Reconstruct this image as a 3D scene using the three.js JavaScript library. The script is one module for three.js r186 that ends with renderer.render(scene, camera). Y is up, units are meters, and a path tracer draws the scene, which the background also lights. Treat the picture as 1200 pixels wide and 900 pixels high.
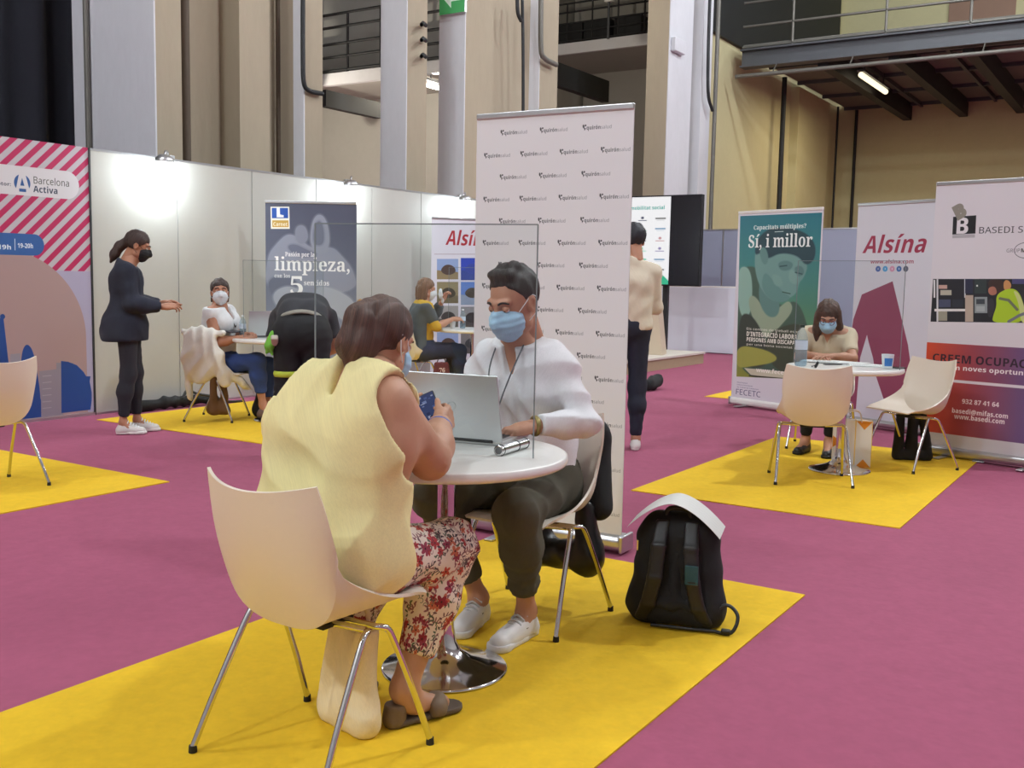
import * as THREE from 'three';
import { RoundedBoxGeometry } from 'three/addons/geometries/RoundedBoxGeometry.js';
import { mergeGeometries } from 'three/addons/utils/BufferGeometryUtils.js';
import { RectAreaLightUniformsLib } from 'three/addons/lights/RectAreaLightUniformsLib.js';

// ---------------------------------------------------------------- camera, light, exposure
const scene = new THREE.Scene();
scene.background = new THREE.Color(0x000000);
const EYE = new THREE.Vector3(0, 1.32, 0);
const RIGHT = new THREE.Vector3(0.54387, 0.018795, 0.83896), DOWN = new THREE.Vector3(-0.07591, -0.99455, 0.07149), AHEAD = new THREE.Vector3(0.83573, -0.10257, -0.53948);
const camera = new THREE.PerspectiveCamera(41.303, 4 / 3, 0.05, 120);
camera.position.copy(EYE);
camera.quaternion.setFromRotationMatrix(new THREE.Matrix4().makeBasis(RIGHT, DOWN.clone().negate(), AHEAD.clone().negate()));
const renderer = new THREE.WebGLRenderer({ antialias: true });
renderer.toneMapping = THREE.LinearToneMapping;
renderer.toneMappingExposure = 0.46;
renderer.shadowMap.enabled = true;
RectAreaLightUniformsLib.init();
// high-bay lamps out of view under the roof, several added as fill: [x, z, width, depth, candela]
const HIGH_BAYS = [
  [1.5, -6.5, 1.4, 1.4, 130], [4.5, 5, 1.4, 1.4, 60], [9.5, 2.5, 1.6, 1.6, 290], [9.5, -3.5, 1.4, 1.4, 40],
  [15, 3, 1.6, 1.6, 120], [15, -4.5, 1.4, 1.4, 75], [21, 3, 1.6, 1.6, 130], [21, -4.5, 1.6, 1.6, 95],
  [-2, 4, 1.6, 1.6, 12], [-7, -6, 1.6, 1.6, 230], [-7, -2, 1.6, 1.6, 170], [27, 2, 1.6, 1.6, 150],
];
const BAY_Y = 10.6;
const BAY_COLOR = new THREE.Color(0.94, 1.0, 1.03);
const FLOOD_COLOR = new THREE.Color(0.86, 0.96, 1.0), FLOOD_POWER = 6;

// ---------------------------------------------------------------- helpers
const V = (x, y, z) => new THREE.Vector3(x, y, z);
function mulberry(a) { return () => { a |= 0; a = a + 0x6D2B79F5 | 0; let t = Math.imul(a ^ a >>> 15, 1 | a); t = t + Math.imul(t ^ t >>> 7, 61 | t) ^ t; return ((t ^ t >>> 14) >>> 0) / 4294967296; }; }
const FOCAL = 1193.95;
const ray = (u, v) => RIGHT.clone().multiplyScalar((u - 600) / FOCAL).addScaledVector(DOWN, (v - 450) / FOCAL).add(AHEAD);   // a direction only
const onY = (u, v, y = 0) => { const d = ray(u, v); return d.multiplyScalar((y - EYE.y) / d.y).add(EYE); };
const onX = (u, v, x) => { const d = ray(u, v); return d.multiplyScalar(x / d.x).add(EYE); };
const onZ = (u, v, z) => { const d = ray(u, v); return d.multiplyScalar(z / d.z).add(EYE); };
const names = {};
function numbered(n) { const k = names[n] = (names[n] ?? -1) + 1; return k ? n + '_' + String(k).padStart(3, '0') : n; }
function shade(o) { o.traverse((m) => { if (m.isMesh) { m.castShadow = true; m.receiveShadow = true; } }); return o; }
function part(name, geo, mat, parent) { const m = new THREE.Mesh(geo, mat); m.name = name; m.castShadow = m.receiveShadow = true; parent.add(m); return m; }
function tag(o, label, category, group) { o.userData.label = label; o.userData.category = category; if (group) o.userData.group = group; return o; }
function thing(name, label, category, pos = [0, 0, 0], turn = 0, group) {
  const g = new THREE.Group(); g.name = numbered(name); g.position.set(...pos); g.rotation.y = turn; scene.add(g); return tag(g, label, category, group);
}
function solid(name, geo, mat, label, category, group) { const m = part(numbered(name), geo, mat, scene); return tag(m, label, category, group); }
function struct(name, geo, mat, label, parent = scene) { const m = part(parent === scene ? numbered(name) : name, geo, mat, parent); m.userData.kind = 'structure'; if (label) m.userData.label = label; return m; }
function copyOf(o, label, pos, turn, group) { const c = o.clone(); c.name = numbered(o.name.replace(/_\d+$/, '')); c.userData = { ...o.userData, label }; if (group) c.userData.group = group; c.position.set(...pos); c.rotation.y = turn; scene.add(c); return c; }
// uv in metres from position, by the face's main direction
function metreUV(g, s = 1, off = 0) {
  if (g.index) g = g.toNonIndexed();
  const p = g.attributes.position, uv = new Float32Array(p.count * 2), a = V(), b = V(), c = V(), n = V();
  for (let i = 0; i < p.count; i += 3) {
    a.fromBufferAttribute(p, i); b.fromBufferAttribute(p, i + 1); c.fromBufferAttribute(p, i + 2);
    n.copy(b).sub(a).cross(c.clone().sub(a)); const ax = Math.abs(n.x), ay = Math.abs(n.y), az = Math.abs(n.z);
    [a, b, c].forEach((q, k) => { const j = 2 * (i + k);
      if (ay >= ax && ay >= az) { uv[j] = q.x; uv[j + 1] = q.z; } else if (ax >= az) { uv[j] = q.z; uv[j + 1] = q.y; } else { uv[j] = q.x; uv[j + 1] = q.y; }
      uv[j] = uv[j] * s + off; uv[j + 1] = uv[j + 1] * s + off; });
  }
  g.setAttribute('uv', new THREE.BufferAttribute(uv, 2)); return g;
}
function box(x0, x1, y0, y1, z0, z1) { const g = new THREE.BoxGeometry(x1 - x0, y1 - y0, z1 - z0); g.translate((x0 + x1) / 2, (y0 + y1) / 2, (z0 + z1) / 2); return metreUV(g); }
function rbox(w, h, d, r = 0.004, seg = 2) { return new RoundedBoxGeometry(w, h, d, seg, Math.min(r, w / 2.01, h / 2.01, d / 2.01)); }
function at(g, x, y, z, rx = 0, ry = 0, rz = 0) { const m = new THREE.Matrix4().makeRotationFromEuler(new THREE.Euler(rx, ry, rz, 'YXZ')); m.setPosition(x, y, z); g.applyMatrix4(m); return g; }
function tube(pts, r, seg = 24, rad = 8, tension = 0.5) { return new THREE.TubeGeometry(new THREE.CatmullRomCurve3(pts.map((p) => p.isVector3 ? p : V(...p)), false, 'catmullrom', tension), seg, r, rad, false); }
function rod(a, b, r, rad = 10) { const d = b.clone().sub(a), g = new THREE.CylinderGeometry(r, r, d.length(), rad); g.applyQuaternion(new THREE.Quaternion().setFromUnitVectors(V(0, 1, 0), d.normalize())); g.translate((a.x + b.x) / 2, (a.y + b.y) / 2, (a.z + b.z) / 2); return g; }
function lathe(pts, seg = 40) { return new THREE.LatheGeometry(pts.map(([x, y]) => new THREE.Vector2(x, y)), seg); }
function merge(list) { return mergeGeometries(list.map((g) => { const h = g.index ? g.toNonIndexed() : g; for (const k of Object.keys(h.attributes)) if (!['position', 'normal', 'uv'].includes(k)) h.deleteAttribute(k); return h; })); }
// ---- materials
function canvasTex(w, h, draw, { srgb = true, repeat } = {}) {
  const c = document.createElement('canvas'); c.width = w; c.height = h; const x = c.getContext('2d'); draw(x, w, h);
  const t = new THREE.CanvasTexture(c); if (srgb) t.colorSpace = THREE.SRGBColorSpace; t.anisotropy = 8;
  if (repeat) { t.wrapS = t.wrapT = THREE.RepeatWrapping; t.repeat.set(...repeat); } return t;
}
// tiling value noise, several octaves, 0..1
function noiseGrid(n, cells, oct, seed, gain = 0.5) {
  const out = new Float32Array(n * n), r = mulberry(seed); let amp = 1, tot = 0;
  for (let o = 0; o < oct; o++) {
    const c = cells << o, g = new Float32Array(c * c).map(() => r());
    for (let y = 0; y < n; y++) { const fy = y / n * c, y0 = fy | 0, ty = fy - y0, sy = ty * ty * (3 - 2 * ty), r0 = (y0 % c) * c, r1 = ((y0 + 1) % c) * c;
      for (let x = 0; x < n; x++) { const fx = x / n * c, x0 = fx | 0, tx = fx - x0, sx = tx * tx * (3 - 2 * tx), x1 = (x0 + 1) % c, xx = x0 % c;
        out[y * n + x] += amp * ((g[r0 + xx] * (1 - sx) + g[r0 + x1] * sx) * (1 - sy) + (g[r1 + xx] * (1 - sx) + g[r1 + x1] * sx) * sy); } }
    tot += amp; amp *= gain;
  }
  return out.map((v) => v / tot);
}
function dataTex(n, fn, { srgb = true, repeat = [1, 1] } = {}) {
  const d = new Uint8Array(n * n * 4); for (let i = 0; i < n * n; i++) { const c = fn(i); d[4 * i] = c[0]; d[4 * i + 1] = c[1]; d[4 * i + 2] = c[2]; d[4 * i + 3] = 255; }
  const t = new THREE.DataTexture(d, n, n); t.magFilter = THREE.LinearFilter; t.minFilter = THREE.LinearFilter; t.wrapS = t.wrapT = THREE.RepeatWrapping; t.repeat.set(...repeat); if (srgb) t.colorSpace = THREE.SRGBColorSpace; t.needsUpdate = true; return t;
}
const N_COARSE = noiseGrid(512, 4, 6, 11), N_FINE = noiseGrid(512, 64, 3, 12, 0.8), N_MID = noiseGrid(512, 16, 4, 13);
const clamp = (v, a = 0, b = 255) => Math.max(a, Math.min(b, v));
const shared = {};
const once = (key, make) => shared[key] ??= make();
function mottled(rgb, coarse, fine, opt = {}) {     // a painted or woven surface: one colour times shared patches and grain
  const { repeat = [0.5, 0.5], rough = 0.85, bump = 0, ...rest } = opt, top = 1 + coarse + fine;
  const map = once('m' + [coarse, fine, repeat], () => dataTex(512, (i) => { const k = (1 + coarse * (N_COARSE[i] - 0.5) * 2 + fine * (N_FINE[i] - 0.5) * 2) / top, v = clamp(255 * Math.pow(k, 1 / 2.2)); return [v, v, v]; }, { repeat }));
  const m = { color: new THREE.Color(`rgb(${rgb.map((v) => Math.round(v)).join()})`).multiplyScalar(top), map, roughness: rough, ...rest };
  if (bump) { m.bumpMap = once('b' + repeat, () => dataTex(512, (i) => { const v = clamp(255 * (0.7 * N_FINE[i] + 0.3 * N_MID[i])); return [v, v, v]; }, { srgb: false, repeat })); m.bumpScale = bump; }
  return new THREE.MeshPhysicalMaterial(m);
}
const plain = (color, roughness = 0.6, metalness = 0, extra = {}) => new THREE.MeshPhysicalMaterial({ color, roughness, metalness, ...extra });
const M = {
  purple: mottled([154, 76, 104], 0.09, 0.10, { repeat: [0.35, 0.35], rough: 0.95, bump: 0.0015 }),
  yellow: mottled([228, 186, 30], 0.06, 0.08, { repeat: [0.45, 0.45], rough: 0.95, bump: 0.0015 }),
  panel: mottled([184, 184, 178], 0.02, 0.01, { repeat: [0.2, 0.2], rough: 0.5 }),
  bluepanel: mottled([150, 158, 180], 0.03, 0.01, { repeat: [0.2, 0.2], rough: 0.6 }),
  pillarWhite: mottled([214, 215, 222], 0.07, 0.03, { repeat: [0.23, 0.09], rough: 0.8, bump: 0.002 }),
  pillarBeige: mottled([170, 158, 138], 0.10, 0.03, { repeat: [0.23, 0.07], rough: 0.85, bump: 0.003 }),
  wallTan: mottled([200, 192, 152], 0.08, 0.03, { repeat: [0.12, 0.12], rough: 0.85, bump: 0.003 }),
  wallGrey: mottled([176, 175, 172], 0.08, 0.03, { repeat: [0.12, 0.12], rough: 0.9 }),
  concrete: mottled([170, 168, 164], 0.1, 0.05, { repeat: [0.2, 0.2], rough: 0.9 }),
  steel: plain(0x55575c, 0.55, 0.4), darkSteel: plain(0x2c2d30, 0.6, 0.3), pipe: plain(0x6d6a64, 0.5, 0.3),
  black: plain(0x0d0e14, 0.8), chrome: plain(0xd8d8da, 0.1, 1), alu: plain(0xc4c5c8, 0.32, 0.9), white: plain(0xe6e5e2, 0.45), rubber: plain(0x141414, 0.7),
  drape: mottled([18, 19, 30], 0.2, 0.1, { repeat: [0.6, 0.1], rough: 0.95 }),
  acrylic: new THREE.MeshPhysicalMaterial({ color: 0xf4f8f8, transmission: 1, thickness: 0, roughness: 0.02, ior: 1.49, specularIntensity: 0.7 }),
  acrylicEdge: plain(0x98a4a8, 0.15, 0.0, { transmission: 0.4, thickness: 0 }),
};

// ---------------------------------------------------------------- the hall
const HALL = { x0: -9, x1: 34, z0: -17, z1: 13, top: 12 };
struct('floor', box(HALL.x0 - 0.3, HALL.x1 + 0.3, -0.3, 0, HALL.z0 - 0.3, HALL.z1 + 0.3), M.purple, 'magenta exhibition carpet covering the hall floor');
struct('ceiling', box(HALL.x0 - 0.3, HALL.x1 + 0.3, HALL.top, HALL.top + 0.3, HALL.z0 - 0.3, HALL.z1 + 0.3), M.concrete, 'high hall roof');
struct('wall_end', box(HALL.x1, HALL.x1 + 0.3, 0, HALL.top, HALL.z0, HALL.z1), M.wallTan, 'tan hall end wall under the mezzanine');
struct('wall_near', box(HALL.x0 - 0.3, HALL.x0, 0, HALL.top, HALL.z0, HALL.z1), M.wallGrey, 'hall wall behind the viewer');
struct('wall_right', box(HALL.x0, HALL.x1, 0, HALL.top, HALL.z1, HALL.z1 + 0.3), M.wallGrey, 'long hall wall beyond the right-hand stands');
struct('wall_aisle', box(HALL.x0, HALL.x1, 0, HALL.top, HALL.z0 - 0.3, HALL.z0), M.wallGrey, 'grey back wall of the side aisle behind the pillars');
for (const [x, z, w, d, L] of HIGH_BAYS) {
  const g = thing('ceiling_light', 'square high-bay lamp hanging unseen under the hall roof', 'lamp', [x, BAY_Y, z], 0, 'high-bay lamps under the roof');
  part('housing', at(rbox(w + 0.1, 0.16, d + 0.1, 0.02), 0, 0.1, 0), M.alu, g);
  part('lamp_diffuser', at(new THREE.BoxGeometry(w, 0.02, d), 0, 0.01, 0), plain(0xffffff, 0.5, 0, { emissive: BAY_COLOR, emissiveIntensity: 3 }), g);
  part('hanging_rod', rod(V(0, 0.18, 0), V(0, HALL.top - BAY_Y, 0), 0.02), M.steel, g);
  const l = new THREE.PointLight(BAY_COLOR, L, 0, 2); l.position.set(0, -0.4, 0); l.shadow.radius = 14; l.castShadow = true; g.add(l);
}
// pillars: [left px, corner px, right px, z of the near corner, face, label]
function pillarAt(ul, uc, ur, zc, white, label) {
  const c = onZ(uc, 100, zc), zl = onX(ul, 100, c.x).z, xr = onZ(ur, 100, zc).x;
  const g = thing('pillar', label, 'pillar');
  part('shaft', box(c.x, xr, 0, HALL.top, zl, zc), white === 2 ? M.pillarWhite : M.pillarBeige, g);
  if (white) part('paint_and_light_face', box(c.x - 0.02, c.x + 0.001, 0, HALL.top, zl, zc + 0.001), M.pillarWhite, g);  // pale slab: part paint, part the cooler light on this side put into colour
  return { g, c, zl, xr };
}
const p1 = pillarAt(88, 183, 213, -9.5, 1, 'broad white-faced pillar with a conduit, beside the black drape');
part('conduit', rod(V(p1.c.x - 0.06, 0, onX(108, 100, p1.c.x).z), V(p1.c.x - 0.06, HALL.top, onX(108, 100, p1.c.x).z), 0.035), M.pipe, p1.g);
struct('wall_left', box(p1.xr - 0.3, onZ(378, 100, -10.1).x, 0, HALL.top, -10.4, -10.1), M.pillarBeige, 'beige hall wall between the first pillars');
const p2 = pillarAt(224, 281, 316, -9.75, 0, 'plain beige concrete pillar next to the broad white-faced one');
for (const [u, r] of [[217, 0.06], [326, 0.03]]) struct('trim_1', rod(V(onZ(u, 100, -10.0).x, 0, -10.0), V(onZ(u, 100, -10.0).x, HALL.top, -10.0), r), plain(0x5a4d40, 0.7), 'dark rod standing in for the shaded gap between pillars');  // dark rods stand in for the shade of the gaps between pillars
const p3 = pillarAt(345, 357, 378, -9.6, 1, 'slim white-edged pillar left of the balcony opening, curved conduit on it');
part('conduit', tube([onZ(355, 0, -9.55), onZ(355, 60, -9.55), onZ(356, 96, -9.55), onZ(362, 106, -9.55), onZ(378, 110, -9.55)], 0.03, 40), M.darkSteel, p3.g);
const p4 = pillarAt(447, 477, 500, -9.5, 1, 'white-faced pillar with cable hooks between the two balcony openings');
for (const v of [30, 48, 67]) part('hook', tube([onZ(499, v, -9.45), onZ(496, v - 3, -9.4), onZ(494, v - 1, -9.3)], 0.03, 8, 6), M.darkSteel, p4.g);
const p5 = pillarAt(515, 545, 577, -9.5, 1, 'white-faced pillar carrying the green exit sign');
struct('wall_bay', box(onZ(575, 100, -9.7).x, onZ(634, 100, -9.7).x, 0, HALL.top, -10.0, -9.7), M.pillarBeige, 'beige wall strip between two pillars');
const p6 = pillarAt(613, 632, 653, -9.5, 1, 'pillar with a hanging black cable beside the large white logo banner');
part('cable', tube([onZ(612, -5, -9.3), onZ(613, 60, -9.3), onZ(613, 150, -9.3), onZ(612, 260, -9.3)], 0.03, 30, 6), M.darkSteel, p6.g);
part('cable', tube([onZ(606, -5, -9.3), onZ(607, 15, -9.3), onZ(611, 25, -9.3)], 0.035, 14, 6), M.darkSteel, p6.g);
part('conduit', tube([onZ(634, -5, -9.4), onZ(634, 55, -9.4), onZ(638, 68, -9.4), onZ(652, 76, -9.4)], 0.045, 30, 8), M.pipe, p6.g);
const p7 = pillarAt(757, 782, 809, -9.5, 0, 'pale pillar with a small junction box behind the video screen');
part('paint_and_light_face', box(p7.c.x, p7.xr, 0, HALL.top, -9.5, -9.48), M.pillarWhite, p7.g);  // pale tint on the other face here, paint and cool light together
part('junction_box', rbox(0.55, 0.3, 0.12, 0.03).translate(onZ(795, 54, -9.42).x, onZ(795, 54, -9.42).y, -9.42), M.pillarWhite, p7.g);
const p8 = pillarAt(809, 822, 833, -9.35, 2, 'narrow pale pillar at the end of the mezzanine beam');
part('conduit', rod(V(p8.xr + 0.05, 0, -9.25), V(p8.xr + 0.05, HALL.top, -9.25), 0.05), M.pipe, p8.g);
part('cable', tube([onZ(832, -5, -9.2), onZ(830, 60, -9.2), onZ(830, 110, -9.2), onZ(835, 130, -9.2)], 0.04, 20, 6), M.darkSteel, p8.g);
// exit sign
{
  const c = onX(531, 3, p5.c.x - 0.06), w = onX(546, 3, p5.c.x - 0.06).z - onX(516, 3, p5.c.x - 0.06).z;
  const g = thing('exit_sign', 'green exit sign with a white arrow on a pillar', 'sign', [p5.c.x - 0.06, onX(531, 17, p5.c.x - 0.06).y, c.z]);
  part('sign_box', at(rbox(0.06, 0.6, w, 0.01), 0, 0.3, 0), M.alu, g);
  const t = canvasTex(128, 128, (x) => { x.fillStyle = '#4fae6a'; x.fillRect(0, 0, 128, 128); x.fillStyle = '#f4fff6'; x.beginPath(); x.moveTo(14, 70); x.lineTo(60, 30); x.lineTo(60, 54); x.lineTo(110, 54); x.lineTo(110, 88); x.lineTo(60, 88); x.lineTo(60, 110); x.closePath(); x.fill(); });
  part('sign_face', at(new THREE.PlaneGeometry(w * 0.98, 0.58), -0.032, 0.3, 0, 0, -Math.PI / 2), plain(0xffffff, 0.4, 0, { map: t, emissive: 0x3a8a52, emissiveMap: t, emissiveIntensity: 0.5 }), g);
}
// railing along z at a given x: posts and rails
function railing(parent, x, z0, z1, y, hgt, posts, rails, r = 0.03, mat = M.steel) {
  for (const z of posts) part('post', rod(V(x, y, z), V(x, y + hgt, z), r, 6), mat, parent);
  for (const f of rails) part('rail', rod(V(x, y + hgt * f, z0), V(x, y + hgt * f, z1), r, 6), mat, parent);
}
// side-aisle balconies seen between the pillars
function balcony(x, zA, zB, yb, yt, depth, label) {
  const g = new THREE.Group(); g.name = numbered('balcony'); g.userData = { kind: 'structure', label }; scene.add(g);
  part('slab', box(x + 0.12, x + depth, yb + 0.05, yt, zA, zB), M.wallGrey, g);
  part('fascia', box(x, x + 0.12, yb, yt, zA, zB), M.pillarWhite, g);
  const posts = []; for (let z = zA + 0.3; z < zB; z += 0.85) posts.push(z);
  railing(g, x + 0.05, zA, zB, yt, 1.15, posts, [0.05, 0.28, 0.5, 0.78, 1], 0.028, M.darkSteel);
  return g;
}
{
  const X = 15.5, yb = onX(412, 97, X).y, yt = onX(412, 83, X).y;
  balcony(X, -16.9, -10.6, yb, yt, 2.2, 'grey balcony with dark railings seen past the slim pillar');
  struct('wall_balcony', box(X + 1.8, X + 2.0, yt, HALL.top, -16.9, -10.6), M.wallGrey, 'grey wall behind the balcony railing');
  struct('wall_under_balcony', box(X + 1.9, X + 2.1, 0, yb + 0.05, -16.9, -10.6), M.wallGrey, 'grey wall under the balcony');
  const b = onZ(382, 105, -12.5), e = onZ(447, 121, -12.5);
  solid('steel_beam', box(b.x, e.x, b.y - 0.28, b.y, -12.65, -12.5), M.darkSteel, 'dark steel beam slung under the balcony by the slim pillar', 'beam');
  const c = onZ(505, 100, -12);
  const l = thing('tube_light', 'fluorescent tube glowing between two pillars left of the banner', 'lamp', [c.x, c.y, -12]);
  part('lamp_tube', at(new THREE.CylinderGeometry(0.05, 0.05, 1.5, 12), 0, 0, 0, 0, 0, Math.PI / 2), plain(0xffffff, 0.4, 0, { emissive: 0xfff4dd, emissiveIntensity: 4 }), l);
  part('housing', at(rbox(1.6, 0.06, 0.16, 0.01), 0, 0.08, 0), M.steel, l);
  part('hanging_rod', rod(V(0, 0.1, 0), V(0, yb - c.y + 0.06, 0), 0.012), M.steel, l);
  const pl = new THREE.PointLight(0xfff4dd, 16, 0, 2); pl.position.set(0, -0.16, 0.1); pl.castShadow = true; l.add(pl);
}
{
  const X = 27, yb = onX(710, 58, X).y, yt = onX(710, 45, X).y;
  balcony(X, -16.9, -10.2, yb, yt, 5, 'pale balcony with cluttered dark railings above the large logo banner');
  struct('wall_balcony', box(X + 2.5, X + 2.7, yt, HALL.top, -16.9, -10.2), M.concrete, 'dim wall behind the far balcony');
  struct('wall_under_balcony', box(X + 3.2, X + 3.4, 0, yb + 0.05, -16.9, -10.2), M.wallGrey, 'grey wall under the far balcony');
  const b = onZ(652, 72, -13), e = onZ(714, 96, -13);
  solid('steel_beam', box(b.x, e.x, b.y - 0.55, b.y, -13.2, -13), M.darkSteel, 'dark steel beam slung under the far balcony beside the banner', 'beam');
  const al = thing('tube_light', 'added unseen tube brightening the side aisle behind the pillar with the hanging cable', 'lamp', [20, yb - 0.9, -13]);  // added out of sight to brighten the aisle walls
  part('lamp_tube', at(new THREE.CylinderGeometry(0.05, 0.05, 1.5, 12), 0, 0, 0, 0, 0, Math.PI / 2), plain(0xffffff, 0.4, 0, { emissive: 0xfff4dd, emissiveIntensity: 4 }), al);
  part('housing', at(rbox(1.6, 0.06, 0.16, 0.01), 0, 0.08, 0), M.steel, al); part('hanging_rod', rod(V(0, 0.1, 0), V(0, HALL.top - yb + 0.9, 0), 0.012), M.steel, al);
  const apl = new THREE.PointLight(0xfff4dd, 60, 0, 2); apl.position.set(0, -0.16, 0); apl.castShadow = true; al.add(apl);
  const bl = thing('tube_light', 'added unseen tube brightening the side aisle behind the plain beige pillar', 'lamp', [13.5, 4.2, -15]);  // second added tube, hidden by the pillar, lifts the aisle walls
  part('lamp_tube', at(new THREE.CylinderGeometry(0.05, 0.05, 1.5, 12), 0, 0, 0, 0, 0, Math.PI / 2), plain(0xffffff, 0.4, 0, { emissive: 0xfff4dd, emissiveIntensity: 4 }), bl);
  part('housing', at(rbox(1.6, 0.06, 0.16, 0.01), 0, 0.08, 0), M.steel, bl); part('hanging_rod', rod(V(0, 0.1, 0), V(0, HALL.top - 4.2, 0), 0.012), M.steel, bl);
  const bpl = new THREE.PointLight(0xfff4dd, 55, 0, 2); bpl.position.set(0, -0.16, 0); bpl.castShadow = true; bl.add(bpl);
  const f = onX(712, 10, X - 0.2);
  const g = thing('wall_lamp', 'small white box lamp on a post at the far balcony railing', 'lamp', [X - 0.12, yt, f.z]);
  part('post', rod(V(0, -0.05, 0), V(0, 1.3, 0), 0.04, 8), M.steel, g);
  part('lamp_box', at(rbox(0.16, 0.34, 0.26, 0.03), 0, 1.15, 0), plain(0xe8e8e8, 0.4), g);
  for (const [u, v] of [[672, 22], [740, 20], [704, 20]]) { const q = onX(u, v, X + 0.9); solid('equipment_box', at(rbox(0.7, 0.75, 0.9, 0.03), X + 1.0, yt + 0.375, q.z), M.darkSteel, 'dark equipment box standing behind the far balcony railing', 'box', 'boxes behind the far balcony railing'); }
}
// right-hand mezzanine
{
  const X = 24.5, yB = 6.55, yT = 6.98, zA = -9.3, zB = 9;
  const g = new THREE.Group(); g.name = 'mezzanine'; g.userData = { kind: 'structure', label: 'grey steel mezzanine with railings over the tan wall' }; scene.add(g);
  part('main_beam', box(X, X + 0.08, yB, yT, zA, zB), M.steel, g);
  part('beam_flange', box(X - 0.14, X + 0.22, yT - 0.04, yT, zA, zB), M.steel, g);
  part('beam_flange', box(X - 0.14, X + 0.22, yB, yB + 0.04, zA, zB), M.steel, g);
  part('deck', box(X + 0.08, HALL.x1, yT, yT + 0.14, zA, zB), mottled([112, 110, 104], 0.1, 0.05, { repeat: [0.2, 0.2] }), g);
  for (const u of [930, 985, 1062, 1128, 1196]) { const z = onX(u, 112, HALL.x1 - 0.4).z; if (z > zA) part('cross_beam', box(X + 0.3, HALL.x1 - 0.02, yT - 0.5, yT, z - 0.12, z + 0.12), M.darkSteel, g); }
  for (let z = -7; z < 8; z += 2.1) part('joist', box(X + 0.3, HALL.x1 - 0.02, yT - 0.12, yT, z - 0.04, z + 0.04), M.steel, g);
  for (let x = X + 2; x < HALL.x1; x += 2.4) part('joist', box(x - 0.04, x + 0.04, yT - 0.1, yT, zA, zB), M.steel, g);
  const posts = [848, 929, 1038, 1137].map((u) => onX(u, 30, X).z); posts.push(0.2, 3);
  railing(g, X + 0.02, zA, zB, yT, 1.12, posts, [0.06, 0.5, 1], 0.032, M.pipe);
  const pA = onX(862, 90, X - 0.4), pB = onX(1200, 61, X - 0.4);
  part('pipe', rod(V(X - 0.4, pA.y, pA.z), V(X - 0.4, pA.y, 4), 0.05), M.pipe, g);
  for (const u of [905, 995, 1150]) { const q = onX(u, 80, X - 0.4); part('pipe_hanger', rod(V(X - 0.4, pA.y, q.z), V(X - 0.1, yB + 0.02, q.z), 0.015, 6), M.pipe, g); }
  const c = onY(1024, 98, yT - 0.42);
  const l = thing('tube_light', 'glowing fluorescent tube under the steel mezzanine', 'lamp', [c.x, c.y, c.z]);
  part('lamp_tube', at(new THREE.CylinderGeometry(0.07, 0.07, 2.6, 12), 0, 0, 0, 0, 0, Math.PI / 2), plain(0xffffff, 0.4, 0, { emissive: 0xfff0c8, emissiveIntensity: 3.2 }), l);
  part('housing', at(rbox(2.7, 0.06, 0.2, 0.01), 0, 0.1, 0), M.steel, l);
  for (const sx of [-1, 1]) part('hanging_rod', rod(V(sx, 0.1, 0), V(sx, 0.42, 0), 0.02, 6), M.steel, l);
  const pl = new THREE.RectAreaLight(0xfff0c8, 240, 2.6, 0.14); pl.rotation.x = -Math.PI / 2; pl.position.y = -0.09; l.add(pl);
  const m2 = thing('tube_light', 'added out-of-view tube brightening the tan wall beyond the wide banner', 'lamp', [28, c.y, 0.5]);  // added beyond the view to brighten the tan wall
  part('lamp_tube', at(new THREE.CylinderGeometry(0.07, 0.07, 2.6, 12), 0, 0, 0, 0, 0, Math.PI / 2), plain(0xffffff, 0.4, 0, { emissive: 0xfff0c8, emissiveIntensity: 3.2 }), m2);
  part('housing', at(rbox(2.7, 0.06, 0.2, 0.01), 0, 0.1, 0), M.steel, m2); for (const sx of [-1, 1]) part('hanging_rod', rod(V(sx, 0.1, 0), V(sx, 0.42, 0), 0.02, 6), M.steel, m2);
  const ml = new THREE.RectAreaLight(0xfff0c8, 240, 2.6, 0.14); ml.rotation.x = -Math.PI / 2; ml.position.y = -0.09; m2.add(ml);
  // side wall under and above the mezzanine
  struct('wall_side', box(p8.xr - 0.1, HALL.x1, 0, HALL.top, -9.9, -9.6), M.wallTan, 'tan side wall under the mezzanine');
  const a = onZ(925, 150, -9.6).x, b = onZ(962, 150, -9.6).x;
  struct('wall_pilaster', box(a, b, 0, 6.9, -9.6, -9.35), M.wallTan, 'tan pilaster on the side wall');
  for (const [u, w] of [[917, 0.07], [981, 0.035]]) { const x = onZ(u, 150, -9.3).x; struct('trim_2', rod(V(x, 0, -9.3), V(x, 6.9, -9.3), w), M.darkSteel, 'dark pipe on the tan wall'); }
  { const z = onX(1003, 150, HALL.x1 - 0.08).z; struct('trim_2', rod(V(HALL.x1 - 0.08, 0, z), V(HALL.x1 - 0.08, 6.9, z), 0.05), M.darkSteel, 'dark pipe on the tan wall'); }
  { const y = onX(1100, 114, HALL.x1 - 0.1).y; struct('trim_3', rod(V(HALL.x1 - 0.1, y, -9.3), V(HALL.x1 - 0.1, y, 6), 0.05), M.darkSteel, 'level dark pipe under the mezzanine'); }
  // dark glazed opening upstairs, with a pale curtain
  struct('window_1', box(p8.xr + 0.4, HALL.x1 - 0.5, yT + 0.2, 11, -9.62, -9.5), plain(0x0c1018, 0.6), 'dark glazing above the mezzanine');
  const q = onX(868, 20, X + 1.4); const cw = [];
  const sh = new THREE.PlaneGeometry(0.6, 2.4, 24, 1); const pp = sh.attributes.position; for (let i = 0; i < pp.count; i++) pp.setZ(i, 0.06 * Math.sin(pp.getX(i) * 40)); sh.computeVertexNormals();
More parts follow.
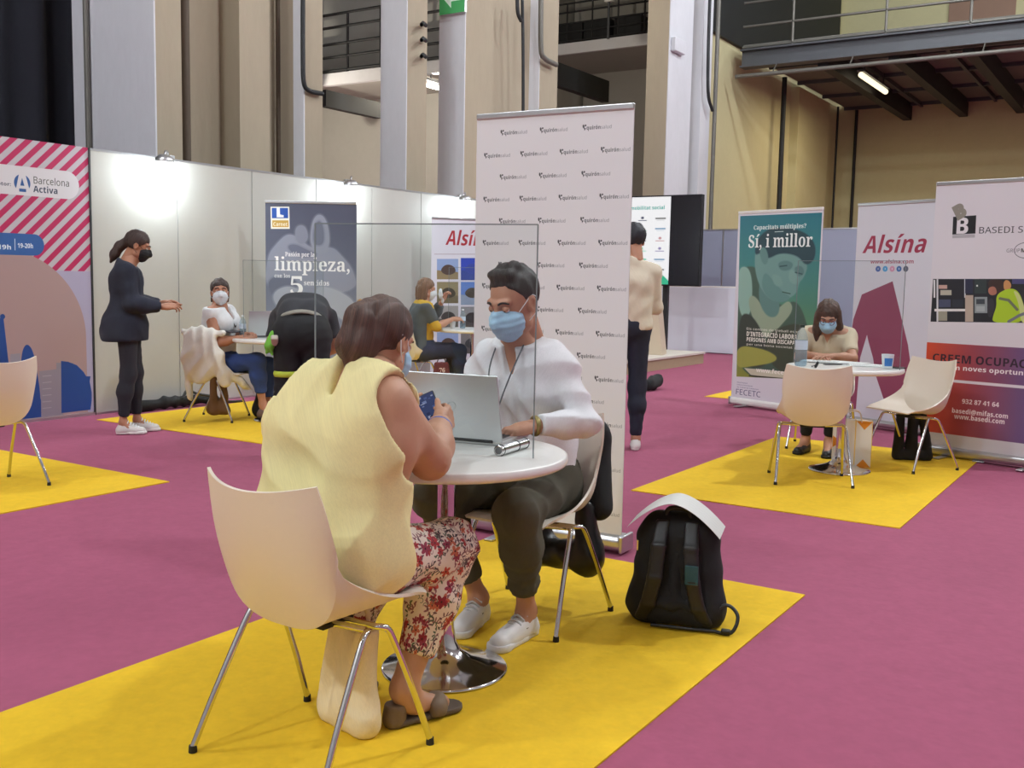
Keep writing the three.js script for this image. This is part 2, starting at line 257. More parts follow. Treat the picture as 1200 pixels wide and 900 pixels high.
  const cg = thing('curtain', 'pale curtain strip hanging behind the mezzanine railing', 'curtain', [X + 1.4, yT + 0.14, q.z], -Math.PI / 2);
  part('cloth', sh.translate(0, 1.2, 0), plain(0x8d8f98, 0.9, 0, { side: THREE.DoubleSide }), cg);
  part('curtain_rail', rod(V(-0.4, 2.42, 0), V(0.4, 2.42, 0), 0.02, 6), M.steel, cg);
  const door = onX(1155, 20, HALL.x1 - 0.02);
  struct('wall_patch', box(HALL.x1 - 0.06, HALL.x1, yT + 0.15, 11, onX(1112, 20, HALL.x1).z, onX(1190, 20, HALL.x1).z), mottled([150, 120, 104], 0.08, 0.03, { repeat: [0.2, 0.2] }), 'brownish wall field above the mezzanine');
}
// black drape at the far left
{
  const g = new THREE.PlaneGeometry(9, 8, 120, 1), p = g.attributes.position; for (let i = 0; i < p.count; i++) p.setZ(i, 0.09 * Math.sin(p.getX(i) * 13) + 0.05 * Math.sin(p.getX(i) * 5.3)); g.computeVertexNormals();
  const x1 = onZ(90, 120, -11.3).x;
  const d = thing('drape', 'black drape hanging behind the printed wall', 'curtain', [x1 - 4.5, 0, -11.3]);
  M.drape.side = THREE.DoubleSide;
  part('cloth', g.translate(0, 4, 0), M.drape, d);
  part('curtain_rail', rod(V(-4.5, 8.03, 0), V(4.5, 8.03, 0), 0.04), M.steel, d);
}
// ---------------------------------------------------------------- yellow carpets
function carpet(x0, x1, z0, z1, label) { return solid('yellow_carpet', box(x0, x1, 0, 0.006, z0, z1), M.yellow, label, 'carpet'); }
carpet(-1.2, 4.24, -2.85, -1.23, 'yellow carpet under the round table with the laptop and the backpack');
carpet(5.75, 8.60, -2.80, -1.17, 'yellow carpet under the table with two empty chairs');
carpet(-1.5, 4.16, -8.0, -5.25, 'yellow carpet under the empty chair by the printed wall');
carpet(5.55, 9.2, -7.98, -5.4, 'yellow carpet under the table by the white partition');
carpet(11.1, 14.0, -4.5, -2.9, 'yellow carpet peeping out behind the teal banner');
// ---------------------------------------------------------------- white partition wall with flood lamps
const WZ = -8.28, WH = 2.42;
{
  const w = new THREE.Group(); w.name = 'wall_partition'; w.userData = { kind: 'structure', label: 'white exhibition partition of upright panels' }; scene.add(w);
  const x0 = 5.743, step = 0.966, n = 7;
  for (let i = 0; i < n; i++) part('panel', box(x0 + i * step + 0.006, x0 + (i + 1) * step - 0.006, 0.02, WH - 0.02, WZ - 0.03, WZ), M.panel, w);
  for (let i = 0; i <= n; i++) part('upright', box(x0 + i * step - 0.007, x0 + i * step + 0.007, 0, WH, WZ - 0.036, WZ - 0.006), M.alu, w);
  part('top_rail', box(x0, x0 + n * step, WH - 0.02, WH, WZ - 0.04, WZ + 0.004), M.alu, w);
  part('bottom_rail', box(x0, x0 + n * step, 0, 0.02, WZ - 0.04, WZ + 0.004), M.alu, w);
  // return wall of the stand at the far end
  const xe = x0 + n * step;
  for (let i = 0; i < 2; i++) part('panel', box(xe, xe + 0.03, 0.02, WH - 0.02, WZ - 0.03 - (i + 1) * step, WZ - 0.04 - i * step), M.panel, w);
}
[[193, 213], [411, 232], [545, 243]].forEach(([u, v], i) => {
  const c = onZ(u, v, WZ + 0.15), y = WH - 0.045;
  const l = thing('flood_lamp', ['round flood lamp shining above the standing woman', 'round flood lamp shining above the dark hand banner', 'round flood lamp shining behind the large logo banner'][i], 'lamp', [c.x, y, WZ + 0.15], 0, 'flood lamps along the partition top');
  part('lamp_head', lathe([[0.0, 0.05], [0.05, 0.05], [0.085, 0.02], [0.09, -0.015], [0.08, -0.015]], 32), M.alu, l);
  part('lamp_lens', at(new THREE.CylinderGeometry(0.08, 0.08, 0.012, 32), 0, -0.014, 0), plain(0xffffff, 0.4, 0, { emissive: 0xf2fbff, emissiveIntensity: 6 }), l);
  part('arm', tube([[0, 0.045, 0], [0.04, 0.09, -0.03], [0.11, 0.095, -0.09], [0.16, 0.075, -0.15]], 0.011, 16, 8), M.alu, l);
  part('clamp', at(rbox(0.16, 0.03, 0.05, 0.008), 0.16, 0.062, -0.165), M.alu, l);
  const p = new THREE.PointLight(FLOOD_COLOR, FLOOD_POWER, 0, 2); p.position.set(0, -0.12, 0.0); p.shadow.radius = 3; p.castShadow = true; l.add(p);
});
// ---------------------------------------------------------------- printed things: canvases laid out in metres on an upright plane
class Print {
  constructor(P0, P1, H, k = 700, y0 = 0) { this.P0 = P0; this.d = P1.clone().sub(P0).setY(0); this.W = this.d.length(); this.d.normalize(); this.H = H; this.k = k; this.y0 = y0; this.n = V(-this.d.z, 0, this.d.x); this.turn = Math.atan2(-this.d.z, this.d.x); }
  p(u, v) { const r = ray(u, v), t = this.P0.clone().sub(EYE).dot(this.n) / r.dot(this.n), q = r.multiplyScalar(t).add(EYE); return [q.clone().sub(this.P0).dot(this.d) * this.k, (this.y0 + this.H - q.y) * this.k]; }
  tex(draw) { return canvasTex(Math.min(2048, Math.round(this.W * this.k)), Math.min(2048, Math.round(this.H * this.k)), (x, w, h) => { x.save(); draw(x, w, h, this); x.restore(); }); }
  poly(x, pts, col) { x.fillStyle = col; x.beginPath(); pts.forEach(([u, v], i) => { const [a, b] = this.p(u, v); i ? x.lineTo(a, b) : x.moveTo(a, b); }); x.closePath(); x.fill(); }
  smooth(x, pts, col) { const q = pts.map(([u, v]) => this.p(u, v)); x.fillStyle = col; x.beginPath(); const n = q.length; for (let i = 0; i <= n; i++) { const a = q[i % n], b = q[(i + 1) % n], m = [(a[0] + b[0]) / 2, (a[1] + b[1]) / 2]; i ? x.quadraticCurveTo(a[0], a[1], m[0], m[1]) : x.moveTo(m[0], m[1]); } x.closePath(); if (x.soft) { x.save(); x.strokeStyle = col; x.lineJoin = 'round'; x.globalAlpha = 0.16; for (const k of [1, 0.75, 0.5, 0.25]) { x.lineWidth = x.soft * k; x.stroke(); } x.restore(); } x.fill(); }
  line(x, pts, wpx, col) { const q = pts.map(([u, v]) => this.p(u, v)); x.strokeStyle = col; x.lineWidth = wpx * this.scale(pts[0]); x.lineCap = 'round'; x.lineJoin = 'round'; x.beginPath(); q.forEach((a, i) => i ? x.lineTo(...a) : x.moveTo(...a)); x.stroke(); }
  scale([u, v]) { const a = this.p(u, v), b = this.p(u, v + 1); return Math.abs(b[1] - a[1]); }
  // text whose baseline runs from (u0,v0) to u1, capitals hpx photo pixels high
  text(x, s, u0, v0, u1, hpx, font, col) { const a = this.p(u0, v0), b = this.p(u1, v0), size = hpx * this.scale([u0, v0]) / 0.72; x.save(); x.font = font.replace('$', size.toFixed(1) + 'px'); x.fillStyle = col; const w = x.measureText(s).width; x.translate(a[0], a[1]); x.scale((b[0] - a[0]) / w, 1); x.textBaseline = 'alphabetic'; x.fillText(s, 0, 0); x.restore(); }
}
const SANS = '$ sans-serif', BOLD = 'bold $ sans-serif', SERIF = '$ serif', SBOLD = 'bold $ serif';
function banner(label, print, draw, { base = M.alu, thick = 0.004, rail = M.alu } = {}) {
  const g = thing('roll_up_banner', label, 'banner', [print.P0.x, 0.007, print.P0.z], print.turn);
  const W = print.W, H = print.H, y0 = print.y0;
  part('base_cassette', at(rbox(W + 0.03, 0.075, 0.13, 0.03, 3), W / 2, 0.047, -0.04), base, g);
  for (const s of [-0.008, W + 0.008]) part('end_cap', at(rbox(0.02, 0.085, 0.14, 0.008), s, 0.047, -0.04), M.alu, g);
  for (const s of [0.2, W - 0.2]) part('foot', at(rbox(0.05, 0.012, 0.32, 0.005), s, 0.006, 0.0), M.alu, g);
  part('support_pole', rod(V(W / 2, 0.06, -0.05), V(W / 2, y0 + H, -0.03), 0.012), M.alu, g);
  part('top_rail', at(rbox(W, 0.03, 0.022, 0.006), W / 2, y0 + H, -0.002), rail, g);
  const t = print.tex(draw);
  const sheet = new THREE.BoxGeometry(W, H, thick, 1, 1, 1);
  part('print_back', at(sheet, W / 2, y0 + H / 2, -0.003), plain(0xc9c9cb, 0.7), g);
  part('print', at(new THREE.PlaneGeometry(W, H), W / 2, y0 + H / 2, 0.0005), plain(0xffffff, 0.42, 0, { map: t }), g);
  return g;
}
const floorV = (x, z) => V(x, 0, z);
// --- large white banner with rows of small logos
{
  const pr = new Print(floorV(4.30, -3.015), floorV(4.345, -2.16), 2.03, 800, 0.09);
  banner('tall white roll-up banner printed with rows of small grey logos', pr, (x, w, h, p) => {
    x.fillStyle = '#e6e7ec'; x.fillRect(0, 0, w, h);
    const rowY = (i) => h * (0.045 + i * 0.0535);
    const logo = (cx, cy, s) => {
      x.save(); x.translate(cx, cy); x.scale(s, s); x.fillStyle = '#3d4147'; x.beginPath(); x.ellipse(-60, -12, 4.5, 9, -0.15, 0, 7); x.fill(); x.beginPath(); x.arc(-50, -16, 4.2, 0, 7); x.fill(); x.beginPath(); x.moveTo(-57, -4); x.quadraticCurveTo(-50, -6, -48, -2); x.lineTo(-55, 8); x.fill();
      x.font = 'bold 23px sans-serif'; x.fillStyle = '#555a61'; x.fillText('quirón', -45, 4); const q = x.measureText('quirón').width; x.font = '23px sans-serif'; x.fillStyle = '#9a9ea6'; x.fillText('salud', -45 + q, 4); x.restore();
    };
    for (let i = 0; i < 18; i++) { const y = rowY(i); if (i % 2 === 0) for (const f of [0.24, 0.5, 0.77]) logo(w * f, y, 0.82); else for (const f of [0.13, 0.375, 0.63, 0.885]) logo(w * f, y, 0.82); }
  });
}
// --- dark banner with hands
{
  const pr = new Print(floorV(7.553, -7.95), floorV(8.063, -7.155), 1.98, 700, 0.08);
  banner('grey-blue banner with a photo of hands and white lettering', pr, (x, w, h, p) => {
    const g = x.createLinearGradient(0, 0, 0, h); g.addColorStop(0, '#4a4e62'); g.addColorStop(0.3, '#5d6377'); g.addColorStop(0.6, '#7d8496'); g.addColorStop(1, '#596074'); x.fillStyle = g; x.fillRect(0, 0, w, h);
    x.soft = 26;
    p.smooth(x, [[312, 302], [325, 285], [337, 274], [350, 279], [362, 290], [372, 292], [390, 290], [400, 300], [414, 316], [420, 345], [312, 350]], '#8e94a6');
    p.smooth(x, [[346, 268], [352, 264], [359, 267], [362, 282], [352, 288], [346, 280]], '#848a9c');
    p.smooth(x, [[363, 290], [365, 262], [372, 251], [381, 255], [386, 272], [386, 291], [376, 298]], '#9096a8');
    p.smooth(x, [[367, 288], [368, 266], [374, 258], [379, 266], [380, 288]], '#6b7184');
    p.smooth(x, [[335, 290], [345, 286], [360, 294], [375, 300], [350, 303]], '#6a7085');
    p.smooth(x, [[312, 330], [330, 322], [350, 330], [345, 345], [320, 350]], '#666c80');
    p.smooth(x, [[318, 345], [335, 335], [352, 340], [360, 352], [345, 366], [325, 362]], '#a3a9b8');
    p.smooth(x, [[370, 335], [395, 340], [418, 355], [418, 385], [395, 372], [372, 352]], '#a7adbb');
    p.smooth(x, [[312, 380], [340, 370], [370, 382], [400, 378], [420, 395], [420, 440], [312, 440]], '#868ca0');
    x.soft = 0;
    p.poly(x, [[317, 243], [339, 243], [339.5, 269], [317.5, 269]], '#f3f1e6'); p.poly(x, [[318.5, 244.5], [337.5, 244.5], [337.7, 256.5], [318.7, 256.5]], '#1d50a8'); p.poly(x, [[324, 244.5], [328, 244.5], [328.2, 252], [332.5, 253], [332.5, 255.5], [324.2, 255.5]], '#f0f3fa');
    p.poly(x, [[319, 259], [338, 259], [338.3, 267], [319.2, 267]], '#c8a24a'); p.text(x, 'Carnet', 320, 265.5, 337, 4.5, BOLD, '#f4ead0');
    p.text(x, 'Pasión por la', 334, 301, 369, 5, SBOLD, '#f2f2f6'); p.text(x, 'limpieza,', 321.5, 317.5, 411, 15.5, SBOLD, '#fafafc');
    p.text(x, 'con los', 321.5, 326, 340, 4.5, SBOLD, '#eff0f4'); p.text(x, '5', 339, 345, 356.5, 21, SBOLD, '#fafafc'); p.text(x, 'sentidos', 356, 335, 386, 6, SBOLD, '#f2f2f6');
  });
}
// --- far banner with red lettering and photos
{
  const pr = new Print(floorV(10.354, -7.935), floorV(11.04, -7.43), 1.98, 700, 0.08);
  banner('white banner with red lettering and a grid of small photos by the partition', pr, (x, w, h, p) => {
    x.fillStyle = '#d9d8e2'; x.fillRect(0, 0, w, h);
    p.text(x, 'Alsína', 522, 287.5, 574, 17, 'italic bold $ sans-serif', '#a51f2c');
    p.line(x, [[509, 298.5], [570, 298.5]], 0.6, '#a58f98');
    const pic = (u0, v0, u1, v1, sky, land, dark) => { p.poly(x, [[u0, v0], [u1, v0], [u1, v1], [u0, v1]], sky); p.poly(x, [[u0, v0 + (v1 - v0) * 0.55], [u1, v0 + (v1 - v0) * 0.65], [u1, v1], [u0, v1]], land); p.smooth(x, [[u0 + 3, v0 + 14], [u0 + 10, v0 + 6], [u0 + 20, v0 + 8], [u0 + 23, v0 + 16], [u0 + 12, v0 + 20]], dark); };
    pic(512, 304, 537, 328, '#8ea4cf', '#8d7d5b', '#4a3a35'); pic(540, 303, 566, 329, '#2c46b4', '#2f4796', '#31469e');
    pic(512, 331, 537, 356, '#89805f', '#6b6247', '#3e3a2c'); pic(540, 331, 566, 358, '#5b82c8', '#8fa0b8', '#46423a');
    pic(512, 359, 537, 386, '#9b9a98', '#5d5b57', '#3c3a38'); pic(540, 360, 566, 387, '#8a8d90', '#4c4a48', '#2e2c2c');
    pic(512, 390, 537, 415, '#8ea4cf', '#8d7d5b', '#4a3a35'); pic(540, 390, 566, 415, '#777', '#4c4a48', '#2e2c2c');
  });
}
// --- teal banner with a bowed man
{
  const pr = new Print(floorV(10.555, -3.972), floorV(10.17, -2.957), 1.98, 640, 0.08);
  banner('teal roll-up banner showing a man looking down at his work', pr, (x, w, h, p) => {
    x.fillStyle = '#dedde6'; x.fillRect(0, 0, w, h);
    x.save(); x.beginPath(); [[867.5, 254], [963.5, 250], [953, 446], [863, 442]].forEach(([u, v], i) => { const q = p.p(u, v); i ? x.lineTo(...q) : x.moveTo(...q); }); x.closePath(); x.clip();
    const g = x.createLinearGradient(0, 0, 0, h * 0.9); g.addColorStop(0, '#1d7284'); g.addColorStop(0.4, '#41867f'); g.addColorStop(0.7, '#5e8e63'); g.addColorStop(1, '#8a8c35'); x.fillStyle = g; x.fillRect(0, 0, w, h);
    x.soft = 16;
    p.smooth(x, [[864, 318], [880, 312], [890, 318], [900, 345], [915, 362], [935, 350], [950, 395], [955, 446], [862, 446], [864, 360]], '#3f5a4e');
    p.smooth(x, [[864, 316], [876, 312], [882, 330], [880, 372], [866, 372]], '#8db5a8');
    p.smooth(x, [[876, 352], [884, 345], [900, 372], [915, 360], [925, 352], [930, 365], [912, 385], [900, 400], [884, 380]], '#93a88f');
    p.smooth(x, [[866, 370], [880, 368], [896, 395], [905, 430], [864, 432]], '#2f3a33');
    p.smooth(x, [[895, 395], [920, 382], [940, 380], [952, 400], [950, 440], [905, 436]], '#3a4436');
    p.smooth(x, [[893, 318], [902, 316], [914, 352], [912, 372], [898, 372], [888, 350]], '#5b8581');
    p.smooth(x, [[884, 300], [890, 288], [905, 282], [940, 300], [947, 312], [942, 326], [936, 332], [934, 344], [922, 352], [908, 354], [895, 345], [886, 325]], '#6f9a95');
    p.smooth(x, [[896, 318], [906, 330], [918, 344], [928, 350], [915, 356], [900, 350], [892, 336]], '#5f8d88'); p.smooth(x, [[911, 309], [922, 306], [930, 310], [926, 317], [915, 318]], '#567f7e'); p.smooth(x, [[930, 314], [940, 312], [943, 322], [935, 325]], '#587f7e'); p.smooth(x, [[926, 316], [932, 320], [936, 332], [930, 334], [924, 328]], '#7aa39d'); p.smooth(x, [[904, 322], [914, 324], [918, 336], [908, 336]], '#76a09a');
    p.smooth(x, [[884, 300], [888, 280], [902, 268], [928, 268], [948, 276], [956, 290], [954, 306], [944, 312], [936, 300], [915, 296], [900, 304], [896, 300], [892, 296]], '#173c47');
    p.line(x, [[914, 313], [922, 312]], 1.6, '#2a5054'); p.line(x, [[932, 320], [940, 322]], 1.4, '#2a5054'); p.line(x, [[917, 343], [926, 345]], 1.3, '#33574f');
    p.smooth(x, [[890, 292], [897, 290], [901, 304], [897, 312], [892, 306]], '#5f8a86');
    p.smooth(x, [[862, 416], [868, 406], [884, 408], [900, 412], [912, 420], [905, 426], [880, 430], [864, 432]], '#9ca04d');
    p.poly(x, [[872, 432], [940, 438], [952, 446], [930, 447], [880, 440]], '#c9c8b0'); p.line(x, [[878, 441], [935, 446]], 1.6, '#2e2c18');
    x.soft = 0; x.restore();
    p.text(x, 'Capacitats múltiples?', 883, 270, 945, 5, SBOLD, '#eef6f4'); p.line(x, [[908, 272.5], [918, 272]], 0.7, '#dceae8'); p.text(x, 'Sí, i millor', 876.5, 291, 952, 14.5, SBOLD, '#f6fbfa');
    p.text(x, 'Els centres de treball especial', 874.5, 387, 946, 2.6, SANS, '#e8ebe0'); p.text(x, "D'INTEGRACIÓ LABORAL DE", 874.5, 394.5, 946, 5.4, BOLD, '#f2f4ea'); p.text(x, 'PERSONES AMB DISCAPACITAT', 874.5, 400.5, 946, 4.8, BOLD, '#f2f4ea'); p.text(x, 'per una bona societat plural', 874.5, 405, 946, 2.4, SANS, '#e8ebe0');
    p.text(x, 'www.fecetc.cat', 886, 436.5, 938, 5, BOLD, '#f6f4ea');
    p.text(x, 'FECETC', 861.5, 462.5, 891.5, 6.5, SANS, '#5a5a7c'); p.text(x, 'Federació Empresarial', 863.5, 449, 876, 1.4, SANS, '#66668a'); p.text(x, 'Catalana de Centres Especials', 863.5, 451.8, 882, 1.4, SANS, '#66668a'); p.text(x, 'de Treball de Catalunya', 863.5, 454.6, 889, 1.4, SANS, '#66668a');
  }, { rail: M.white, base: M.white });
}
// --- white banner with a big red letter
{
  const pr = new Print(floorV(9.82, -2.533), floorV(9.47, -1.66), 1.98, 640, 0.08);
  banner('white banner with red script lettering and a giant dark red letter A', pr, (x, w, h, p) => {
    x.fillStyle = '#d6d8e2'; x.fillRect(0, 0, w, h);
    x.strokeStyle = '#d9b9c2'; x.lineWidth = 3; p.text(x, 'Alsína', 1010.5, 297.5, 1084.5, 20, 'italic bold $ sans-serif', '#9c2f4c');
    p.text(x, 'www.alsina.com', 1020, 309.5, 1071, 4.4, BOLD, '#9c2f4c');
    [['#4160a8', 1029], ['#4fa3d8', 1037.3], ['#d89ab8', 1045.5], ['#3f6fb0', 1053.5], ['#555b70', 1061.5]].forEach(([c, u]) => { const q = p.p(u, 316); x.fillStyle = c; x.beginPath(); x.arc(q[0], q[1], 3.4 * p.scale([u, 316]), 0, 7); x.fill(); x.fillStyle = '#eef0f6'; x.fillRect(q[0] - 2, q[1] - 5, 4, 10); });
    p.poly(x, [[1010, 346], [1046, 330.5], [1064, 405], [1070, 450], [1058, 470], [1036, 470], [1026, 440], [1016, 393], [1008, 420], [1003, 480], [985, 480], [1000, 375]], '#8e4560');
    p.poly(x, [[1016, 395], [1023, 420], [1027, 446], [1006, 446]], '#d6d8e2');
    p.poly(x, [[1006, 460], [1030, 455], [1038, 480], [1004, 490]], '#d6d8e2');
  });
}
// --- wide banner with a worker photo and red-violet field
{
  const pr = new Print(floorV(8.456, -1.60), floorV(8.19, -0.62), 2.02, 640, 0.08);
  banner('wide white banner with a black letter logo, worker photo and red-violet field', pr, (x, w, h, p) => {
    x.fillStyle = '#dddae2'; x.fillRect(0, 0, w, h);
    p.poly(x, [[1117, 255.3], [1144, 253.5], [1143, 274.8], [1116, 276]], '#1d2026');
    p.text(x, 'B', 1118.3, 275.3, 1135, 19, BOLD, '#e6e4ea'); p.text(x, 'B', 1118.3, 275.3, 1135.6, 19, BOLD, '#e6e4ea');
    x.save(); const q = p.p(1124.5, 249), s = p.scale([1124, 249]); x.translate(q[0], q[1]); x.rotate(-0.5); x.font = 'bold ' + (21 * s).toFixed(1) + 'px sans-serif'; x.textAlign = 'center'; x.textBaseline = 'middle'; x.fillStyle = '#8f8b82'; x.lineWidth = 3 * s; x.strokeStyle = '#8f8b82'; x.strokeText('B', 0, 0); x.fillText('B', 0, 0); x.restore();
    p.poly(x, [[1116, 276.5], [1142.5, 275.6], [1142.3, 279.5], [1116, 280.3]], '#b3b1b8');
    p.text(x, 'BASEDI S.L.', 1146, 274.8, 1213, 7.5, SANS, '#33343c');
    x.strokeStyle = '#70707a'; x.lineWidth = 0.8 * p.scale([1195, 295]); x.beginPath(); const e = p.p(1202, 294.5); x.ellipse(e[0], e[1], 13 * p.scale([1195, 295]), 9 * p.scale([1195, 295]), 0, 2.6, 9.2); x.stroke(); p.text(x, 'GRUP', 1179, 296.8, 1195.5, 4.4, SANS, '#77777f'); p.text(x, 'MIFAS', 1195.8, 297, 1218, 4.6, BOLD, '#26262c');
    // photo strip
    x.save(); x.beginPath(); [[1093.5, 328], [1240, 328], [1238, 380], [1090.5, 378]].forEach(([u, v], i) => { const a = p.p(u, v); i ? x.lineTo(...a) : x.moveTo(...a); }); x.closePath(); x.clip();
    x.fillStyle = '#20242c'; x.fillRect(0, 0, w, h);
    const R = (u0, v0, u1, v1, c) => p.poly(x, [[u0, v0], [u1, v0], [u1, v1], [u0, v1]], c);
    R(1094, 329, 1096, 350, '#e8e8ec'); R(1100, 352, 1114, 361, '#454c68'); R(1116, 352, 1129, 361, '#2a2f3c'); R(1100, 335, 1110, 339.5, '#c9a59a'); R(1102, 341, 1115, 347, '#b6b3a4'); R(1098, 366, 1110, 377, '#9d9a8a'); R(1097.5, 328, 1099.5, 378, '#d9dbe0'); R(1130, 328, 1131.6, 350, '#cfd6dc'); R(1095, 363, 1132, 366, '#e6e6e6'); R(1131, 347, 1140.5, 378, '#b9aa9c'); R(1131, 328, 1140, 345, '#252a44'); R(1142, 328, 1156, 345, '#2d3a3c'); R(1144, 335, 1146, 337, '#f0f4f0'); R(1142, 349, 1157, 368, '#8f9a9d'); R(1144, 351.5, 1154, 357.5, '#3c444c'); R(1144, 360, 1154, 366, '#aab4b8'); R(1186, 328, 1215, 334, '#4a4a78');
    p.smooth(x, [[1157, 330], [1166, 328], [1176, 330], [1180, 340], [1170, 346], [1160, 344]], '#3b2a28'); p.smooth(x, [[1158, 338], [1166, 336], [1169, 345], [1163, 348], [1158, 345]], '#a8705e'); p.smooth(x, [[1176, 330], [1182, 329], [1186, 336], [1182, 342], [1176, 341]], '#c08a58');
    p.smooth(x, [[1167, 347], [1178, 340], [1190, 339], [1198, 350], [1204, 380], [1162, 380], [1164, 370], [1168, 360]], '#a9cc2c'); p.smooth(x, [[1186, 340], [1196, 346], [1206, 380], [1196, 380], [1194, 356]], '#c7d28a'); p.line(x, [[1172, 351], [1182, 353], [1192, 364]], 3.2, '#6c7460'); p.line(x, [[1182, 378], [1194, 371], [1202, 368]], 3.4, '#6f7482'); p.smooth(x, [[1157, 352], [1164, 350], [1166, 362], [1162, 374], [1157, 372]], '#33323c');
    x.restore();
    // coloured field
    const a = p.p(1085, 402)[1], b = p.p(1081, 506)[1]; const gr = x.createLinearGradient(0, 0, w, 0); gr.addColorStop(0, '#cf4a2c'); gr.addColorStop(0.35, '#9c4450'); gr.addColorStop(0.7, '#70527e'); gr.addColorStop(1, '#575a96'); x.fillStyle = gr; x.fillRect(0, a, w, b - a);
    x.fillStyle = '#dddae2'; const c = p.p(1084, 443); x.fillRect(0, c[1], w, 0.022 * p.k);
    x.fillStyle = '#cfcdd2'; x.fillRect(0, b, w, h - b);
    p.text(x, 'CREEM OCUPACIÓ', 1092, 424.5, 1222, 9, BOLD, '#2a1a2c'); p.text(x, 'i obrim noves oportunitats', 1092, 432.5, 1224, 5.4, BOLD, '#f4eef0');
    p.text(x, '932 87 41 64', 1127, 474, 1171, 5.4, BOLD, '#efe6ea'); p.text(x, 'basedi@mifas.com', 1115, 484.5, 1182, 5.6, BOLD, '#efe6ea'); p.text(x, 'www.basedi.com', 1118, 491.5, 1178, 5.4, BOLD, '#efe6ea');
  });
}
// --- printed wall at the far left
{
  const pr = new Print(V(3.72, 0, WZ), V(5.737, 0, WZ), WH, 700);
  const t = pr.tex((x, w, h, p) => {
    x.fillStyle = '#a9a4c0'; x.fillRect(0, 0, w, h);
    // stripes at the top
    x.save(); x.beginPath(); const yS = p.p(50, 317)[1]; x.rect(0, 0, w, yS); x.clip(); x.fillStyle = '#b9b4bc'; x.fillRect(0, 0, w, yS); x.strokeStyle = '#b01a55'; x.lineWidth = 0.047 * p.k;
    const A = p.p(0, 195), B = p.p(34, 164); const dx = B[0] - A[0], dy = B[1] - A[1]; const stepX = p.p(47.5, 166)[0] - p.p(30, 165)[0];
    for (let i = -16; i < 26; i++) { const ox = A[0] + i * stepX; x.beginPath(); x.moveTo(ox - dx * 14, A[1] - dy * 14); x.lineTo(ox + dx * 14, A[1] + dy * 14); x.stroke(); } x.restore();
    // sun disc and skyline
    x.fillStyle = '#a68c8c'; const s0 = p.p(5, 400), s1 = p.p(101, 400); x.beginPath(); x.arc(s0[0], s0[1], s1[0] - s0[0], 0, 7); x.fill();
    x.save(); x.beginPath(); x.rect(0, p.p(50, 400)[1], w, h); x.clip(); x.fillStyle = '#a68c8c'; x.fillRect(0, p.p(50, 400)[1], s1[0], h); x.restore();
    p.poly(x, [[70, 440], [86, 440], [86, 425], [66, 425], [66, 486], [74, 486]], '#8c8894'); p.poly(x, [[46, 435], [72, 432], [72, 487], [46, 489]], '#8f8894'); p.poly(x, [[12, 415], [24, 414], [24, 440], [12, 440]], '#918c98');
    for (let i = 0; i < 6; i++) p.line(x, [[50, 441 + i * 7.5], [60, 440 + i * 7.5]], 0.9, '#a7a2ae');
    const blue = '#14428a';
    p.poly(x, [[-6, 500], [-6, 390], [-2, 374], [1.5, 372], [3.2, 371], [4.2, 374], [10, 425], [11, 496], [4, 497]], blue);
    { const a = p.p(3, 371); x.fillStyle = blue; x.beginPath(); x.arc(a[0], a[1], 0.022 * p.k, 0, 7); x.fill(); }
    p.smooth(x, [[24, 500], [24, 440], [25, 415], [29, 404], [34, 404], [39, 412], [44, 436], [48, 470], [48.5, 500]], blue); p.poly(x, [[24, 470], [48, 468], [48.5, 500], [24, 502]], blue);
    p.poly(x, [[71.5, 423], [80, 424], [90, 428], [98, 436], [101, 441], [106, 441], [105, 447], [107.5, 460], [107.5, 470], [106, 480], [72, 484]], blue);
    x.fillStyle = '#9f8d90'; x.fillRect(0, p.p(60, 489)[1] - 8, w, 40);
    // capsules
    const pill = (u0, v0, u1, v1, c) => { const a = p.p(u0, v0), b = p.p(u1, v1), r = (b[1] - a[1]) / 2; x.fillStyle = c; x.beginPath(); x.moveTo(0, a[1]); x.lineTo(b[0] - r, a[1]); x.arc(b[0] - r, a[1] + r, r, -Math.PI / 2, Math.PI / 2); x.lineTo(0, b[1]); x.closePath(); x.fill(); };
    pill(60, 198.5, 93, 234.5, '#d2d0d6'); pill(30, 274, 52, 300, '#2b5a9c');
    p.text(x, 'Promotor:', -22, 215, 13, 4.2, BOLD, '#3a3f57');
    { const a = p.p(26, 214.5), r = p.p(35.5, 214.5)[0] - a[0]; x.fillStyle = '#24508f'; x.beginPath(); x.arc(a[0], a[1], r, 0, 7); x.fill(); x.fillStyle = '#d2d0d6'; x.beginPath(); x.moveTo(a[0] - r * 0.35, a[1] - r * 1.1); x.lineTo(a[0] + r * 0.4, a[1] - r * 1.1); x.lineTo(a[0] + r * 0.95, a[1] + r); x.lineTo(a[0] - r * 0.85, a[1] + r); x.fill(); x.fillStyle = '#24508f'; x.beginPath(); x.moveTo(a[0], a[1] - r * 0.6); x.lineTo(a[0] + r * 0.25, a[1] + r * 0.3); x.lineTo(a[0] - r * 0.25, a[1] + r * 0.3); x.fill(); x.fillRect(a[0] - r * 0.4, a[1] + r * 0.65, r * 0.85, r * 0.35); }
    p.text(x, 'Barcelona', 38.5, 215, 81.5, 8.2, SANS, '#3c3f3c'); p.text(x, 'Activa', 39, 225, 68, 7.6, BOLD, '#26324a');
    p.text(x, '10-11h | 18-19h', -60, 290, 13.5, 5.6, BOLD, '#e3e9f4'); p.text(x, '19-20h', 20.5, 290.5, 39, 5.6, BOLD, '#e3e9f4'); p.line(x, [[17.3, 280], [17.6, 293]], 0.8, '#dfe6f2');
  });
  const w = new THREE.Group(); w.name = 'wall_printed'; w.userData = { kind: 'structure', label: 'printed partition wall with pink stripes and a blue city skyline' }; scene.add(w);
  part('panel', box(1.7, 5.737, 0, WH, WZ - 0.04, WZ - 0.001), M.panel, w);
